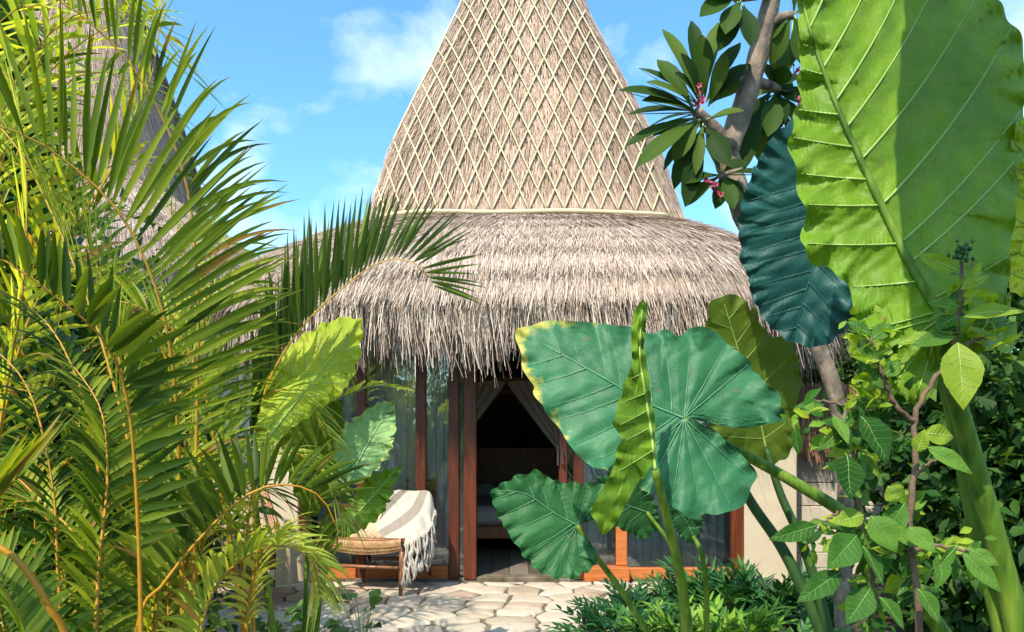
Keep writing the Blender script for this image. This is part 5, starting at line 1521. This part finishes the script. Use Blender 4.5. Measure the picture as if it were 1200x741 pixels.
for k_, (px, d, h, m, lb) in enumerate(spots):
    o = fern('fern', lb, px, d, h * 0.84, m, 200 + k_, n=30)
    o['group'] = FERNS

def weed(label, px, d, h, seed, n=16, m='bush', sp=0.22, wl=0.11):
    r = np.random.default_rng(seed)
    base = np.array(((px - 600) / FPX * d, d, -0.03))
    lf, st = MB(), MB()
    for k_ in range(n):
        an = r.uniform(0, 2 * np.pi)
        top = base + np.array((math.cos(an) * sp * r.random() ** .5, math.sin(an) * sp * r.random() ** .5, h * r.uniform(0.4, 1)))
        q = catmull([base, base + (top - base) * .5 + np.array((0, 0, .12 * h)), top], 8)
        st.tube(q, np.linspace(0.004, 0.002, 8), 5, 0, 0.4)
        dv = nrm(np.array((math.cos(an), math.sin(an), r.normal() * .4)))
        blade(lf, top, top + dv * wl * r.uniform(.7, 1.3), wl * r.uniform(.5, .75), np.array((r.normal() * .4, -0.5, 1)), r.random(), arch=0.10, shape=(0.1, 0.75, 1, 0.85, 0.5, 0.03))
    t = thing('broadleaf_plant', label, 'plant', tuple(base))
    lf.build('foliage', M[m], t); st.build('stem', M['rachis_green'], t)
    t['group'] = 'low leafy plants along the patio edge'
weed('low leafy plant in front of the lounge chair, standing on the paving edge', 425, 4.05, 0.36, 301, 12, sp=0.20)
weed('low leafy plant at the bottom edge, under the drooping yellow fronds', 345, 3.9, 0.32, 302, 20, sp=0.25)
weed('dark leafy plant behind the orange curved palm rachis', 290, 3.9, 0.36, 303, 22, m='bushdark', sp=0.28)
weed('tiny broad-leaved seedling alone at the lower edge of the paving', 372, 3.75, 0.22, 304, 7, sp=0.12, wl=0.09)

def bush(label, c, rad, n, size, m, seed, name='garden_bush', cat='bush', clumps=26):
    r = np.random.default_rng(seed)
    c = np.array(c, float); rad = np.array(rad, float)
    cen = nrm(r.normal(size=(clumps, 3))) * (r.random((clumps, 1)) ** 0.4) * 0.82
    which = r.integers(0, clumps, n)
    off = r.normal(size=(n, 3)) * 0.20
    p = (cen[which] + off) * rad + c
    p = p[p[:, 2] > 0.02]; which = which[:len(p)]
    n = len(p)
    dirv = nrm(r.normal(size=(n, 3)) + 0.9 * nrm(p - c) + np.array((0, 0, -0.25)))
    nor = nrm(r.normal(size=(n, 3)) * .6 + np.array((-0.2, -0.5, 0.9)))
    nor = nrm(nor - dirv * (nor * dirv).sum(1, keepdims=True))
    sd_ = np.cross(dirv, nor)
    L_ = size * r.uniform(0.6, 1.3, n)[:, None]
    w = L_ * 0.24
    V = np.stack([p, p + dirv * L_ * .4 - sd_ * w + nor * w * .4, p + dirv * L_ * .45, p + dirv * L_ * .4 + sd_ * w + nor * w * .4, p + dirv * L_ - nor * L_ * .08], 1)
    b = np.arange(n)[:, None] * 5
    F = np.concatenate([b + np.array([0, 1, 2]), b + np.array([0, 2, 3]), b + np.array([1, 4, 2]), b + np.array([2, 4, 3])])
    tclump = r.normal(size=clumps) * .12
    ti = np.clip(0.45 + tclump[which] + 0.18 * r.normal(size=n), 0, 1)
    mb = MB().add(V.reshape(-1, 3), F, 0, np.repeat(ti, 5))
    t = thing(name, label, cat, (c[0], c[1], -0.05))
    mb.build('foliage', M[m], t, True)
    st = MB()
    for k_ in range(7):
        e = c + cen[k_] * rad * .8
        st.tube(catmull([(c[0] + r.normal() * .06, c[1] + r.normal() * .06, -0.05), (c[0] + .3 * (e[0] - c[0]), c[1] + .3 * (e[1] - c[1]), c[2] * .5), e], 10), np.linspace(0.03, 0.008, 10), 6)
    st.build('stem', M['twig'], t)
    return t
bush('dense dark bush behind the giant leaf stalk', (2.95, 4.3, 1.0), (0.85, 0.7, 1.25), 9000, 0.12, 'bushdark', 401)
bush('dark bush against the white wall, behind the wiry shrub', (3.15, 5.3, 0.7), (0.55, 0.5, 0.75), 4500, 0.11, 'bushdark', 402)
bush('tall dark bush rising behind the giant upright leaf', (3.95, 6.0, 1.9), (1.0, 0.6, 1.7), 9000, 0.14, 'bushdark', 403)
bush('dark bush rising behind the thatched coping of the white wall', (3.5, 8.3, 1.7), (1.3, 0.6, 1.9), 9000, 0.14, 'bushdark', 407)
bush('broad green bush behind the palms, under the distant spire roof', (-4.1, 6.3, 1.4), (1.5, 0.9, 1.7), 14000, 0.13, 'bush', 404)
bush('dark green bush close behind the bushy front palm', (-2.55, 4.3, 0.8), (0.9, 0.55, 1.1), 11000, 0.11, 'bushdark', 405)  # dark leaf colour stands in for deep shade in the frond gaps
bush('tall green bush in the top corner behind the palm with painted backlit yellow', (-4.3, 5.6, 3.4), (0.9, 0.8, 1.7), 9000, 0.14, 'bush', 406)

for k_, (x_, z_, l_) in enumerate([(-4.6, 2.4, 'tall bush across the garden, mirrored in the window beside the chair'), (-0.6, 1.7, 'rounded bush across the garden, mirrored faintly in the door glass'), (3.6, 2.5, 'tall bush across the garden, mirrored in the curtained window')]):
    bush(l_, (x_, -8.0 - k_ * 0.4, z_), (2.1, 0.9, z_ + 0.2), 7000, 0.26, 'bush', 420 + k_)
